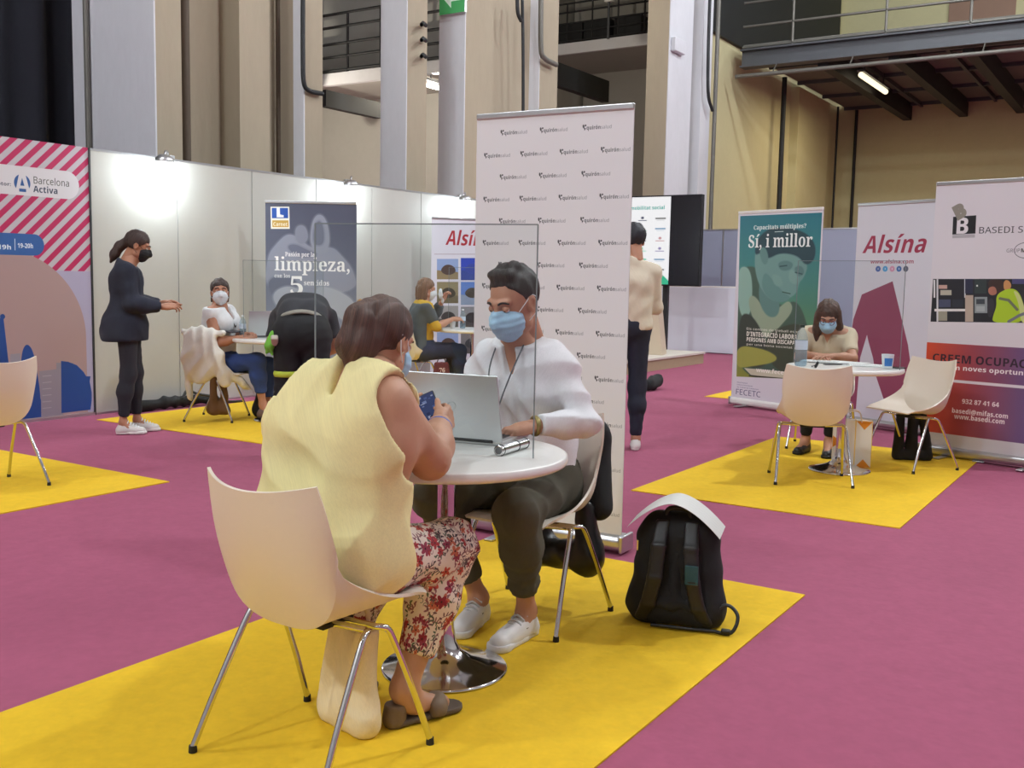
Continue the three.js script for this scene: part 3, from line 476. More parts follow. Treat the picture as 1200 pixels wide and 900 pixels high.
  part('print', at(new THREE.PlaneGeometry(pr.W, WH), 3.72 + pr.W / 2, WH / 2, WZ + 0.001), plain(0xffffff, 0.5, 0, { map: t }), w);
  part('bottom_rail', box(1.7, 5.74, 0, 0.025, WZ - 0.04, WZ + 0.01), M.alu, w);
  part('upright', box(5.733, 5.752, 0, WH, WZ - 0.04, WZ + 0.008), M.darkSteel, w);
}
// ---------------------------------------------------------------- far end: low partition, screen, stage, lectern
{
  const X = 21, H = 2.47, w = new THREE.Group(); w.name = 'wall_low_partition'; w.userData = { kind: 'structure', label: 'grey-blue low partition in front of the tan wall' }; scene.add(w);
  for (let z = -9.2, i = 0; z < 4; z += 0.98, i++) { part('panel', box(X, X + 0.03, 0.02, H - 0.02, z + 0.015, z + 0.965), M.bluepanel, w); part('upright', box(X - 0.012, X + 0.04, 0, H, z - 0.015, z + 0.015), M.alu, w); }
  part('top_rail', box(X - 0.012, X + 0.04, H - 0.025, H, -9.2, 4.2), M.alu, w);
  const s = thing('video_screen', 'large video screen, left part lit white with logos, right part dark', 'screen', [16.5, 0, -8.45], -Math.PI / 2);
  const W = 3.15, y0 = 1.25, y1 = 2.82;
  part('casing', at(rbox(W, y1 - y0, 0.12, 0.01), 0, (y0 + y1) / 2, -0.07), M.black, s);
  part('dark_panel', at(new THREE.PlaneGeometry(W - 0.04, y1 - y0 - 0.04), 0, (y0 + y1) / 2, -0.008), plain(0x14141f, 0.25), s);
  const t = canvasTex(1024, 768, (x) => {
    x.fillStyle = '#fdfdff'; x.fillRect(0, 0, 1024, 768); x.font = 'bold 44px sans-serif'; x.fillStyle = '#46a89a'; x.fillText('empreses i entitats', 60, 110); x.fillText('expositores mobilitat social', 500, 110, 480);
    const r = mulberry(7), cols = ['#5bc79c', '#4a4f66', '#c98f94', '#6b93b8', '#555', '#8a7fb0']; for (let j = 0; j < 6; j++) for (let i = 0; i < 7; i++) { const cx = 110 + i * 140, cy = 190 + j * 90; x.fillStyle = cols[(r() * 6) | 0]; x.globalAlpha = 0.85; if (r() < 0.4) { x.beginPath(); x.arc(cx, cy - 8, 12, 0, 7); x.fill(); x.fillRect(cx - 34, cy + 12, 68, 7); } else { x.fillRect(cx - 40, cy - 7, 80, 12); x.globalAlpha = 0.4; x.fillRect(cx - 30, cy + 12, 60, 5); } x.globalAlpha = 1; }
    x.fillStyle = '#35b98f'; x.beginPath(); x.moveTo(0, 768); x.lineTo(0, 735); x.quadraticCurveTo(700, 760, 940, 650); x.quadraticCurveTo(990, 690, 1024, 735); x.lineTo(1024, 768); x.fill();
  });
  const wl = 2.55;
  part('lit_display', at(new THREE.PlaneGeometry(wl, y1 - y0 - 0.05), -W / 2 + 0.03 + wl / 2, (y0 + y1) / 2, -0.004), plain(0x101010, 0.3, 0, { emissive: 0xffffff, emissiveMap: t, emissiveIntensity: 1.9 }), s);
  for (const x of [-1.0, 0.9]) { part('stand_post', at(rbox(0.1, y0 + 0.3, 0.08, 0.01), x, (y0 + 0.3) / 2, -0.16), M.darkSteel, s); part('stand_foot', at(rbox(0.12, 0.05, 0.8, 0.01), x, 0.025, -0.2), M.darkSteel, s); }
  const sl = new THREE.RectAreaLight(0xf6fbff, 1.2, wl, y1 - y0); sl.position.set(-W / 2 + wl / 2, (y0 + y1) / 2, 0.03); sl.rotation.y = Math.PI; s.add(sl);
  // stage and lectern
  const st = thing('stage_platform', 'low pale wooden stage platform in front of the screen', 'platform');
  part('deck', box(12.9, 15.75, 0.16, 0.19, -8.2, -6.4), plain(0xd6d0c6, 0.6), st); part('skirt', box(12.92, 15.73, 0, 0.16, -8.18, -6.42), mottled([168, 150, 122], 0.05, 0.03), st);
  const le = thing('lectern', 'tapered cream lectern with small dark lettering on the stage', 'lectern', [14.55, 0.195, -6.98], -Math.PI / 2 + 0.25);
  const sh = new THREE.Shape(); sh.moveTo(-0.36, 0); sh.lineTo(0.36, 0); sh.lineTo(0.22, 1.15); sh.lineTo(-0.22, 1.15); sh.closePath();
  part('body', new THREE.ExtrudeGeometry(sh, { depth: 0.36, bevelEnabled: true, bevelSize: 0.008, bevelThickness: 0.008, bevelSegments: 1 }).translate(0, 0, -0.18), plain(0xc9b9a2, 0.55), le);
  part('top', at(rbox(0.52, 0.03, 0.44, 0.008), 0, 1.18, 0, 0.2), plain(0xd8cdbb, 0.5), le);
  const lt = canvasTex(256, 128, (x) => { x.fillStyle = '#c9b9a2'; x.fillRect(0, 0, 256, 128); x.fillStyle = '#3c3833'; x.font = 'bold 40px sans-serif'; x.fillText('ACTIVA', 40, 54); x.fillText('BARNA', 52, 104); });
  part('lettering', at(new THREE.PlaneGeometry(0.26, 0.13), 0.06, 0.62, 0.192), plain(0xffffff, 0.5, 0, { map: lt }), le);
  // white counter panels behind the stage
  const cnt = thing('white_counter', 'low white counter panel with bluish light in its colour behind the stage', 'counter', [18.1, 0, -7.1], -Math.PI / 2);
  part('front_panel', at(rbox(3.4, 1.22, 0.06, 0.01), 0, 0.62, 0), plain(0xdde6f2, 0.4), cnt); part('plinth', at(rbox(3.3, 0.04, 0.3, 0.01), 0, 0.02, -0.15), M.alu, cnt); part('counter_top', at(rbox(3.44, 0.03, 0.45, 0.008), 0, 1.24, -0.2), M.white, cnt); for (const s2 of [-1.6, 1.6]) part('side_panel', at(rbox(0.04, 1.2, 0.36, 0.006), s2, 0.62, -0.2), M.white, cnt);  // front panel colour carries the bluish light falling on white
}
// ---------------------------------------------------------------- chair
const shellMat = mottled([228, 217, 203], 0.012, 0.01, { repeat: [1, 1], rough: 0.42 });
function shellGeometry() {
  const NU = 28, NB = 14, NS = 18, pts = [], rows = NB + NS + 1, TH = 0.009;
  const U = (u) => { const a = Math.abs(u); return V(0.208 * Math.sin(u * Math.PI / 2), 0.392 + 0.195 * Math.pow(a, 2.6), -0.105 - 0.02 * a * a); };
  const T = (u) => V(0.2 * u, 0.772 + 0.026 * u * u, -0.24 + 0.06 * u * u);
  const F = (u) => V(0.2 * u, 0.446 - 0.012 * u * u * u * u, 0.3 - 0.05 * Math.pow(Math.abs(u), 3));
  for (let r = 0; r < rows; r++) for (let i = 0; i <= NU; i++) {
    const u = -1 + 2 * i / NU, b = U(u), a = Math.abs(u); let p;
    if (r <= NS) { const t = r / NS, f = F(u), q = 1 - t;     // q 1 at the front lip, 0 at the crease
      p = b.clone().lerp(f, q); const ye = (b.y - f.y), drop = Math.pow(q, 0.55); p.y = b.y - ye * drop - 0.02 * Math.sin(Math.PI * q) * (1 - 0.4 * a) + (q > 0.8 ? -0.012 * Math.pow((q - 0.8) / 0.2, 2) : 0); p.x = b.x + (f.x - b.x) * q + 0.022 * Math.sin(Math.PI * q) * u; }
    else { const t = (r - NS) / NB, c = T(u); p = b.clone().lerp(c, t); p.z -= 0.022 * Math.sin(Math.PI * t) * (1 - a * a) ; p.x += 0.012 * Math.sin(Math.PI * t) * u; }
    pts.push(p);
  }
  // centre line bulge of the back is concave towards the sitter
  const idx = (r, i) => r * (NU + 1) + i, nrm = pts.map(() => V(0, 0, 0));
  for (let r = 0; r < rows - 1; r++) for (let i = 0; i < NU; i++) { const a = pts[idx(r, i)], b = pts[idx(r, i + 1)], c = pts[idx(r + 1, i)], n = b.clone().sub(a).cross(c.clone().sub(a)); [[r, i], [r, i + 1], [r + 1, i], [r + 1, i + 1]].forEach(([q, w]) => nrm[idx(q, w)].add(n)); }
  nrm.forEach((n) => n.normalize());
  const pos = [], N = pts.length; for (const p of pts) pos.push(p.x, p.y, p.z); pts.forEach((p, i) => { const q = p.clone().addScaledVector(nrm[i], -TH); pos.push(q.x, q.y, q.z); });
  const tri = [], quad = (a, b, c, d) => tri.push(a, b, c, c, b, d);
  const flip = nrm[idx(NS >> 1, NU >> 1)].y < 0;
  for (let r = 0; r < rows - 1; r++) for (let i = 0; i < NU; i++) { const a = idx(r, i), b = idx(r, i + 1), c = idx(r + 1, i), d = idx(r + 1, i + 1); quad(a, b, c, d); quad(N + a, N + c, N + b, N + d); }
  const ring = []; for (let i = 0; i <= NU; i++) ring.push(idx(0, i)); for (let r = 1; r < rows; r++) ring.push(idx(r, NU)); for (let i = NU - 1; i >= 0; i--) ring.push(idx(rows - 1, i)); for (let r = rows - 2; r > 0; r--) ring.push(idx(r, 0));
  for (let k = 0; k < ring.length; k++) { const a = ring[k], b = ring[(k + 1) % ring.length]; quad(a, N + a, b, N + b); }
  const g = new THREE.BufferGeometry(); g.setAttribute('position', new THREE.Float32BufferAttribute(pos, 3)); g.setIndex(tri);
  // split at the crease so that it stays a crisp edge
  return metreUV(creased(g, 0.3));
}
function creased(g, angle) {          // flat where faces meet at more than the angle, smooth elsewhere
  const h = g.toNonIndexed(), p = h.attributes.position, n = p.count, fn = [], key = new Map(), nor = new Float32Array(n * 3), a = V(), b = V(), c = V();
  for (let i = 0; i < n; i += 3) { a.fromBufferAttribute(p, i); b.fromBufferAttribute(p, i + 1); c.fromBufferAttribute(p, i + 2); fn.push(b.clone().sub(a).cross(c.clone().sub(a))); }
  for (let i = 0; i < n; i++) { const k = [p.getX(i), p.getY(i), p.getZ(i)].map((v) => Math.round(v * 1e5)).join(); if (!key.has(k)) key.set(k, []); key.get(k).push(i); }
  const cs = Math.cos(angle), un = fn.map((v) => v.clone().normalize());
  for (const list of key.values()) for (const i of list) { const f = (i / 3) | 0; const s = V(0, 0, 0); for (const j of list) { const q = (j / 3) | 0; if (un[f].dot(un[q]) > cs) s.add(fn[q]); } s.normalize(); nor.set([s.x, s.y, s.z], 3 * i); }
  h.setAttribute('normal', new THREE.BufferAttribute(nor, 3)); return h;
}
function makeChair() {            // stands at the origin, the sitter looks along +z
  const g = new THREE.Group(); g.name = 'shell_chair';
  part('shell', shellGeometry(), shellMat, g);
  for (const s of [1, -1]) {        // two inverted U frames, splayed to front and rear
    const zf = s > 0 ? 0.215 : -0.215, zt = s > 0 ? 0.045 : 0.005, foot = 0.245, top = 0.366;
    const mk = (k) => tube([[k * foot, 0.014, zf], [k * 0.232, 0.16, zf * 0.68 + zt * 0.32], [k * 0.215, 0.36, zf * 0.18 + zt * 0.82], [k * 0.198, top + 0.012, zt], [k * 0.16, top + 0.012, zt], [0, top + 0.004, zt]], 0.0095, 44, 10, 0.35);
    for (const k of [-1, 1]) { part('leg', mk(k), M.chrome, g); part('foot_cap', at(new THREE.CylinderGeometry(0.011, 0.012, 0.02, 10), k * foot, 0.01, zf), M.rubber, g); }
  }
  part('seat_bracket', at(rbox(0.16, 0.014, 0.12, 0.004), 0, 0.372, 0.02), M.rubber, g);
  return g;
}
const chair0 = makeChair();
const face = (dx, dz) => Math.atan2(dx, dz);
function chair(x, z, dx, dz, label) { const c = chair0.clone(); c.name = numbered('shell_chair'); c.position.set(x, 0.006, z); c.rotation.y = face(dx, dz); scene.add(c); tag(c, label, 'chair'); return c; }
chair(2.0, -1.93, 1, 0.03, 'cream shell chair in which the woman in the pale yellow blouse sits');
chair(3.34, -2.05, -1, 0.0, 'cream shell chair under the man in the white shirt');
chair(6.79, -1.98, 0.91, -0.41, 'empty cream shell chair with its back turned, at the bottle table');
chair(7.80, -1.55, -0.85, -0.53, 'empty cream shell chair standing sideways before the red-violet banner');
chair(8.25, -2.32, -0.98, 0.15, 'cream shell chair under the woman in the beige top');
chair(3.39, -5.93, 0, -1, 'empty cream shell chair cut off beside the printed wall');
chair(6.26, -7.22, 0.5, 0.87, 'cream shell chair of the woman in the white vest, white jacket over it');
chair(9.02, -7.10, 0.9, 0.43, 'cream shell chair of the woman in the mustard shirt');
// ---------------------------------------------------------------- round tables
const tableTop = plain(0xebeae6, 0.28, 0, { clearcoat: 0.3, clearcoatRoughness: 0.2 });
function makeTable() {
  const g = new THREE.Group(); g.name = 'round_table';
  part('table_top', lathe([[0, 0.71], [0.385, 0.71], [0.396, 0.716], [0.4, 0.725], [0.398, 0.741], [0.39, 0.745], [0, 0.745]], 72), tableTop, g);
  part('column', lathe([[0.03, 0.05], [0.03, 0.66], [0.03, 0.7]], 28), M.chrome, g);
  part('top_flange', lathe([[0.03, 0.69], [0.11, 0.695], [0.11, 0.71], [0, 0.71]], 28), M.darkSteel, g);
  part('base', lathe([[0, 0.0], [0.212, 0.0], [0.214, 0.006], [0.208, 0.013], [0.15, 0.026], [0.09, 0.045], [0.055, 0.07], [0.038, 0.1], [0.032, 0.14], [0.03, 0.16]], 56), M.chrome, g);
  return g;
}
const table0 = makeTable();
function table(x, z, label) { const t = table0.clone(); t.name = numbered('round_table'); t.position.set(x, 0.006, z); scene.add(t); return tag(t, label, 'table'); }
table(2.68, -1.98, 'round white table with the open laptop and steel tube');
table(7.30, -1.92, 'round white table with the water bottle and papers');
table(6.55, -6.75, 'round white table behind the bent-over person');
table(9.42, -6.62, 'round white table far back in front of the photo-grid banner');
function screenPane(a, b, y0, y1, label, group) {
  const d = b.clone().sub(a), W = d.length(), g = thing('acrylic_screen', label, 'screen', [a.x, y0, a.z], Math.atan2(-d.z, d.x), group), H = y1 - y0;
  part('pane', at(new THREE.PlaneGeometry(W, H), W / 2, H / 2 + 0.001, 0), M.acrylic, g);
  for (const s of [0, W]) part('pane_edge', at(new THREE.BoxGeometry(0.004, H, 0.004), s, H / 2, 0), M.acrylicEdge, g);
  part('pane_edge', at(new THREE.BoxGeometry(W, 0.004, 0.004), W / 2, H, 0), M.acrylicEdge, g);
  return g;
}
screenPane(V(2.50, 0, -2.40), V(2.735, 0, -1.68), 0.752, 1.49, 'clear acrylic screen standing between the man and the yellow-bloused woman');
screenPane(V(6.27, 0, -6.88), V(6.75, 0, -6.38), 0.752, 1.44, 'clear acrylic screen beside the woman in the white vest');
screenPane(V(7.38, 0, -2.31), V(7.22, 0, -1.53), 0.752, 1.49, 'clear acrylic screen on the table with the water bottle');
screenPane(V(9.44, 0, -6.98), V(9.74, 0, -6.36), 0.752, 1.44, 'clear acrylic screen on the farthest table');
// ---------------------------------------------------------------- figures: signed-distance fields meshed by surface nets
const lerp = (a, b, t) => a + (b - a) * t;
const A3 = (a, b, t) => [lerp(a[0], b[0], t), lerp(a[1], b[1], t), lerp(a[2], b[2], t)];
const add3 = (a, b, k = 1) => [a[0] + b[0] * k, a[1] + b[1] * k, a[2] + b[2] * k];
const sub3 = (a, b) => [a[0] - b[0], a[1] - b[1], a[2] - b[2]];
const nrm3 = (a) => { const l = Math.hypot(...a) || 1; return [a[0] / l, a[1] / l, a[2] / l]; };
const crs3 = (a, b) => [a[1] * b[2] - a[2] * b[1], a[2] * b[0] - a[0] * b[2], a[0] * b[1] - a[1] * b[0]];
const dot3 = (a, b) => a[0] * b[0] + a[1] * b[1] + a[2] * b[2];
const cap = (a, b, ra, rb = ra) => ({ t: 0, a, b, ra, rb });                     // tapered capsule
const ell = (c, r, m) => ({ t: 1, c, r, m });                                    // ellipsoid, m: optional rows of a rotation
function primD(q, x, y, z) {
  if (q.t === 0) {
    const bx = q.b[0] - q.a[0], by = q.b[1] - q.a[1], bz = q.b[2] - q.a[2], px = x - q.a[0], py = y - q.a[1], pz = z - q.a[2];
    let h = (px * bx + py * by + pz * bz) / (bx * bx + by * by + bz * bz + 1e-12); h = h < 0 ? 0 : h > 1 ? 1 : h;
    const dx = px - bx * h, dy = py - by * h, dz = pz - bz * h; return Math.sqrt(dx * dx + dy * dy + dz * dz) - (q.ra + (q.rb - q.ra) * h);
  }
  let px = x - q.c[0], py = y - q.c[1], pz = z - q.c[2];
  if (q.m) { const m = q.m; [px, py, pz] = [m[0][0] * px + m[0][1] * py + m[0][2] * pz, m[1][0] * px + m[1][1] * py + m[1][2] * pz, m[2][0] * px + m[2][1] * py + m[2][2] * pz]; }
  const r = q.r, ax = px / r[0], ay = py / r[1], az = pz / r[2], k0 = Math.sqrt(ax * ax + ay * ay + az * az), bx = ax / r[0], by = ay / r[1], bz = az / r[2], k1 = Math.sqrt(bx * bx + by * by + bz * bz);
  return k1 < 1e-9 ? -Math.min(...r) : k0 * (k0 - 1) / k1;
}
function smin(a, b, k) { const h = k - Math.abs(a - b); return h > 0 ? Math.min(a, b) - h * h / (4 * k) : Math.min(a, b); }
// groups: [{ p: prims, k, cut: [[point, outward normal]], sub: prims }]
function makeField(groups, kg = 0.03, wobble) {
  return (x, y, z) => {
    let d = 1e3;
    for (const g of groups) {
      let e = 1e3; for (const q of g.p) e = smin(e, primD(q, x, y, z), g.k);
      if (wobble && g.w !== 0) e += wobble(x, y, z) * (g.w ?? 1);
      if (g.sub) for (const q of g.sub) e = -smin(-e, primD(q, x, y, z), g.ks ?? 0.01);
      if (g.cut) for (const [c, n] of g.cut) e = Math.max(e, (x - c[0]) * n[0] + (y - c[1]) * n[1] + (z - c[2]) * n[2]);
      d = kg ? smin(d, e, kg) : Math.min(d, e);
    }
    return d;
  };
}
function bounds(groups, pad) {
  const lo = [1e3, 1e3, 1e3], hi = [-1e3, -1e3, -1e3];
  const put = (c, r) => { for (let i = 0; i < 3; i++) { lo[i] = Math.min(lo[i], c[i] - r); hi[i] = Math.max(hi[i], c[i] + r); } };
  for (const g of groups) for (const q of g.p) q.t === 0 ? (put(q.a, q.ra), put(q.b, q.rb)) : put(q.c, Math.max(...q.r));
  return [lo.map((v) => v - pad), hi.map((v) => v + pad)];
}
function netMesh(fn, [lo, hi], cell) {
  const n = [0, 1, 2].map((i) => Math.ceil((hi[i] - lo[i]) / cell) + 2), [nx, ny, nz] = n, D = new Float32Array(nx * ny * nz), B = 4, far = B * cell * 0.87 * 1.5 + 0.012;
  for (let bz = 0; bz < nz; bz += B) for (let by = 0; by < ny; by += B) for (let bx = 0; bx < nx; bx += B) {
    const c = fn(lo[0] + (bx + 1.5) * cell, lo[1] + (by + 1.5) * cell, lo[2] + (bz + 1.5) * cell), skip = Math.abs(c) > far;
    for (let k = bz; k < Math.min(nz, bz + B); k++) for (let j = by; j < Math.min(ny, by + B); j++) for (let i = bx; i < Math.min(nx, bx + B); i++) D[(k * ny + j) * nx + i] = skip ? c : fn(lo[0] + i * cell, lo[1] + j * cell, lo[2] + k * cell);
  }
  const id = new Int32Array(nx * ny * nz).fill(-1), pos = [], tri = [], sx = 1, sy = nx, sz = nx * ny, off = [0, sx, sy, sx + sy, sz, sz + sx, sz + sy, sz + sx + sy], ed = [[0, 1], [2, 3], [4, 5], [6, 7], [0, 2], [1, 3], [4, 6], [5, 7], [0, 4], [1, 5], [2, 6], [3, 7]];
  for (let k = 0; k < nz - 1; k++) for (let j = 0; j < ny - 1; j++) for (let i = 0; i < nx - 1; i++) {
    const o = k * sz + j * sy + i; let m = 0; for (let e = 0; e < 8; e++) if (D[o + off[e]] < 0) m |= 1 << e;
    if (m === 0 || m === 255) continue;
    let x = 0, y = 0, z = 0, c = 0;
    for (const [a, b] of ed) { if ((m >> a & 1) === (m >> b & 1)) continue; const da = D[o + off[a]], t = da / (da - D[o + off[b]]); x += (a & 1) + ((b & 1) - (a & 1)) * t; y += (a >> 1 & 1) + ((b >> 1 & 1) - (a >> 1 & 1)) * t; z += (a >> 2 & 1) + ((b >> 2 & 1) - (a >> 2 & 1)) * t; c++; }
    id[o] = pos.length / 3; pos.push(lo[0] + (i + x / c) * cell, lo[1] + (j + y / c) * cell, lo[2] + (k + z / c) * cell);
  }
  const q = (a, b, c, d, f) => { if (a < 0 || b < 0 || c < 0 || d < 0) return; f ? tri.push(a, b, c, a, c, d) : tri.push(a, c, b, a, d, c); };
  for (let k = 1; k < nz - 1; k++) for (let j = 1; j < ny - 1; j++) for (let i = 1; i < nx - 1; i++) {
    const o = k * sz + j * sy + i, s = D[o] < 0;
    if (s !== D[o + sx] < 0) q(id[o - sy - sz], id[o - sz], id[o], id[o - sy], s);
    if (s !== D[o + sy] < 0) q(id[o - sx - sz], id[o - sx], id[o], id[o - sz], s);
    if (s !== D[o + sz] < 0) q(id[o - sx - sy], id[o - sy], id[o], id[o - sx], s);
  }
  const g = new THREE.BufferGeometry(); g.setAttribute('position', new THREE.Float32BufferAttribute(pos, 3)); g.setIndex(tri); g.computeVertexNormals();
  return clothUV(g);
}
function clothUV(g) { const p = g.attributes.position, uv = new Float32Array(p.count * 2); for (let i = 0; i < p.count; i++) { uv[2 * i] = p.getZ(i) - 0.6 * p.getX(i); uv[2 * i + 1] = p.getY(i) - 1.5 * p.getX(i); } g.setAttribute('uv', new THREE.BufferAttribute(uv, 2)); return g; }
const net = (groups, cell, { kg = 0.03, wobble, pad = 0.03 } = {}) => netMesh(makeField(groups, kg, wobble), bounds(groups, pad), cell);
// folds in cloth: warped sines
const folds = (amp, f, dir = [0.8, 0.4, 0.4], seed = 0) => { const k = 2.2 * f / Math.hypot(...dir); return (x, y, z) => {
  const w = Math.sin(6.1 * x + 4.3 * z + 3 * y + seed) + Math.sin(7.7 * y - 5.3 * x + 2 * seed), s = (dir[0] * x + dir[1] * y + dir[2] * z) * k + 2.4 * w, q = (dir[1] * x - dir[0] * y + 0.6 * z) * k * 0.8 + 3 * Math.sin(5 * z + 4 * x + seed);
  const m = 0.5 + 0.5 * Math.sin(8 * x + 9 * y + 7 * z + 3 * seed), r1 = 1 - 2 * Math.abs(Math.sin(0.5 * s)), r2 = 1 - 2 * Math.abs(Math.sin(0.5 * q));
  return -amp * (m * r1 + (1 - m) * 0.8 * r2); }; };
// ---- head, in its own axes: x left, y up, z ahead; origin between the ears
function headGroups(f = {}) {
  const w = f.w ?? 1;
  return [{ k: 0.03, p: [ell([0, 0.035, -0.014], [0.076 * w, 0.092, 0.097]), ell([0, -0.035, 0.022], [0.06 * w, 0.088, 0.074]), ell([0, -0.094, 0.052], [0.032, 0.028, 0.034]), cap([-0.045 * w, -0.07, 0.01], [0.045 * w, -0.07, 0.01], 0.026)],
    sub: [ell([0.033, 0.006, 0.108], [0.022, 0.014, 0.022]), ell([-0.033, 0.006, 0.108], [0.022, 0.014, 0.022])], ks: 0.02 },
  { k: 0.012, p: [cap([-0.042, 0.029, 0.076], [-0.012, 0.026, 0.09], 0.011), cap([0.042, 0.029, 0.076], [0.012, 0.026, 0.09], 0.011), cap([0, 0.012, 0.093], [0, -0.03, 0.112], 0.008, 0.013), ell([0.012, -0.036, 0.1], [0.01, 0.009, 0.012]), ell([-0.012, -0.036, 0.1], [0.01, 0.009, 0.012])] },
  { k: 0.008, p: [ell([0, -0.066, 0.092], [0.024, 0.006, 0.012]), ell([0, -0.077, 0.09], [0.02, 0.007, 0.012])] },
  { k: 0.004, p: [0.077 * w, -0.077 * w].map((x) => ell([x, -0.004, -0.012], [0.011, 0.033, 0.021])), sub: [0.088 * w, -0.088 * w].map((x) => ell([x, -0.002, -0.008], [0.008, 0.02, 0.011])), ks: 0.004 },
  { k: 0.02, p: [cap([0, -0.05, -0.03], [0, -0.15, -0.05], 0.052, 0.052)] }];
}
function basis(fwd, up = [0, 1, 0], roll = 0) { const z = nrm3(fwd), x = nrm3(crs3(up, z)), y = crs3(z, x); const c = Math.cos(roll), s = Math.sin(roll); return [add3([x[0] * c, x[1] * c, x[2] * c], y, s), add3([y[0] * c, y[1] * c, y[2] * c], x, -s), z]; }
function mat(bs, o, s = 1) { return new THREE.Matrix4().makeBasis(V(...bs[0]), V(...bs[1]), V(...bs[2])).scale(V(s, s, s)).setPosition(...o); }
// ---- hand
function handGroups(w, f, n, left, curl = [0.3, 0.35, 0.4, 0.45], thumb = 0.5, s = 1) {
  f = nrm3(f); n = nrm3(sub3(n, [f[0] * dot3(f, n), f[1] * dot3(f, n), f[2] * dot3(f, n)])); let sd = crs3(f, n); if (left) sd = sd.map((v) => -v);
  const P = (a, b, c) => add3(add3(add3(w, f, a * s), sd, b * s), n, c * s), G = [];
  const kn = [[0.094, 0.03], [0.098, 0.01], [0.093, -0.01], [0.084, -0.029]], len = [0.07, 0.078, 0.073, 0.057], r = [0.0092, 0.0095, 0.009, 0.0078];
  const palm = [cap(P(0.0, 0.012, 0), P(0.05, 0.024, 0), 0.021 * s, 0.016 * s), cap(P(0, -0.012, 0), P(0.05, -0.022, 0), 0.021 * s, 0.015 * s)];
  kn.forEach(([a, b]) => palm.push(cap(P(0.03, b * 0.8, 0), P(a, b, -0.002), 0.015 * s, 0.0115 * s)));
  palm.push(cap(P(0.02, 0.022, 0.008), P(0.055, 0.04, 0.012), 0.016 * s, 0.013 * s));
  G.push({ k: 0.014 * s, p: palm });
  kn.forEach(([a, b], i) => { let q = P(a, b, -0.002), ang = curl[i] * 0.8; const seg = [0.45, 0.32, 0.25], pr = []; const spread = (1.5 - i) * 0.05;
    seg.forEach((t, j) => { const d = nrm3(add3(add3([f[0] * Math.cos(ang), f[1] * Math.cos(ang), f[2] * Math.cos(ang)], n, Math.sin(ang)), sd, spread * Math.cos(ang))), e = add3(q, d, len[i] * t * s); pr.push(cap(q, e, r[i] * s * (1 - 0.1 * j), r[i] * s * (0.9 - 0.1 * j))); q = e; ang += curl[i] * 1.15; });
    G.push({ k: 0.003, p: pr }); });
  let q = P(0.052, 0.042, 0.012), d = nrm3(add3(add3(f, sd, 0.55), n, thumb * 0.6)), e = add3(q, d, 0.034 * s), d2 = nrm3(add3(add3(f, sd, 0.2 - thumb * 0.3), n, thumb * 0.9)), e2 = add3(e, d2, 0.028 * s);
  G.push({ k: 0.003, p: [cap(q, e, 0.0115 * s, 0.0098 * s), cap(e, e2, 0.0098 * s, 0.008 * s)] });
  return G;
}
// ---- limbs and trunk from joints J; lat = the person's left
const lat = (J) => nrm3(sub3(J.hipL, J.hipR));
function trunk(J, inf = 0, g = 1) {
  const lp = nrm3(sub3(J.hipL, J.hipR)), lc = nrm3(sub3(J.shL, J.shR)), lw = nrm3(add3(lp, lc)), mid = J.waist ?? A3(J.pelvis, J.chest, 0.45), b = J.belly ?? 0, P = [];
  const R = (v) => v * g + inf;
  for (const s of [1, -1]) {
    P.push(cap(add3(J.pelvis, lp, 0.075 * s * g), add3(mid, lw, 0.062 * s * g), R(0.118), R(0.102)), cap(add3(mid, lw, 0.062 * s * g), add3(J.chest, lc, 0.078 * s * g), R(0.102), R(0.112)));
    const sh = s > 0 ? J.shL : J.shR; P.push(cap(add3(J.chest, lc, 0.07 * s * g), A3(sh, J.neck, 0.22), R(0.1), R(0.062)), cap(A3(sh, J.neck, 0.75), sh, R(0.05), R(0.056)));
  }
  P.push(cap(add3(J.chest, [0, 0.02, 0]), J.neck, R(0.09), R(0.058)));
  if (b) P.push(ell(add3(A3(J.pelvis, J.chest, 0.4), J.front, 0.06 * g), [R(0.15), R(0.13), R(0.12)]));
  if (J.bust) for (const s of [1, -1]) P.push(ell(add3(add3(add3(J.chest, lc, 0.075 * s), J.front, 0.085), [0, -0.02, 0]), [0.07 * J.bust + inf, 0.07 * J.bust + inf, 0.06 * J.bust + inf]));
  return P;
}
function armP(J, L, inf = 0, g = 1, to = 2) {          // to: 0..1 along the upper arm, 1..2 along the forearm
  const s = J['sh' + L], e = J['el' + L], w = J['wr' + L], R = (v) => v * g + inf, P = [];
  const u = Math.min(1, to); P.push(cap(s, A3(s, e, u), R(0.056), R(lerp(0.056, 0.043, u))));
  if (to > 1) { const v = to - 1; P.push(cap(e, A3(e, w, Math.min(v, 0.4)), R(0.043), R(0.044)), cap(A3(e, w, Math.min(v, 0.4)), A3(e, w, v), R(0.044), R(lerp(0.044, 0.029, v)))); }
  return P;
}
function legP(J, L, inf = 0, g = 1, to = 2) {
  const h = J['hip' + L], k = J['kn' + L], a = J['an' + L], R = (v) => v * g + inf, v = to - 1;
  const q = A3(k, a, Math.min(0.35, v)); const back = J.front ? add3(q, J.front, -0.012) : q;
  return [cap(h, k, R(0.092), R(0.062)), cap(k, back, R(0.06), R(0.06)), cap(back, A3(k, a, v), R(0.06), R(lerp(0.056, 0.038, v)))];
}
const cutAt = (a, b, t) => [A3(a, b, t), nrm3(sub3(b, a))];
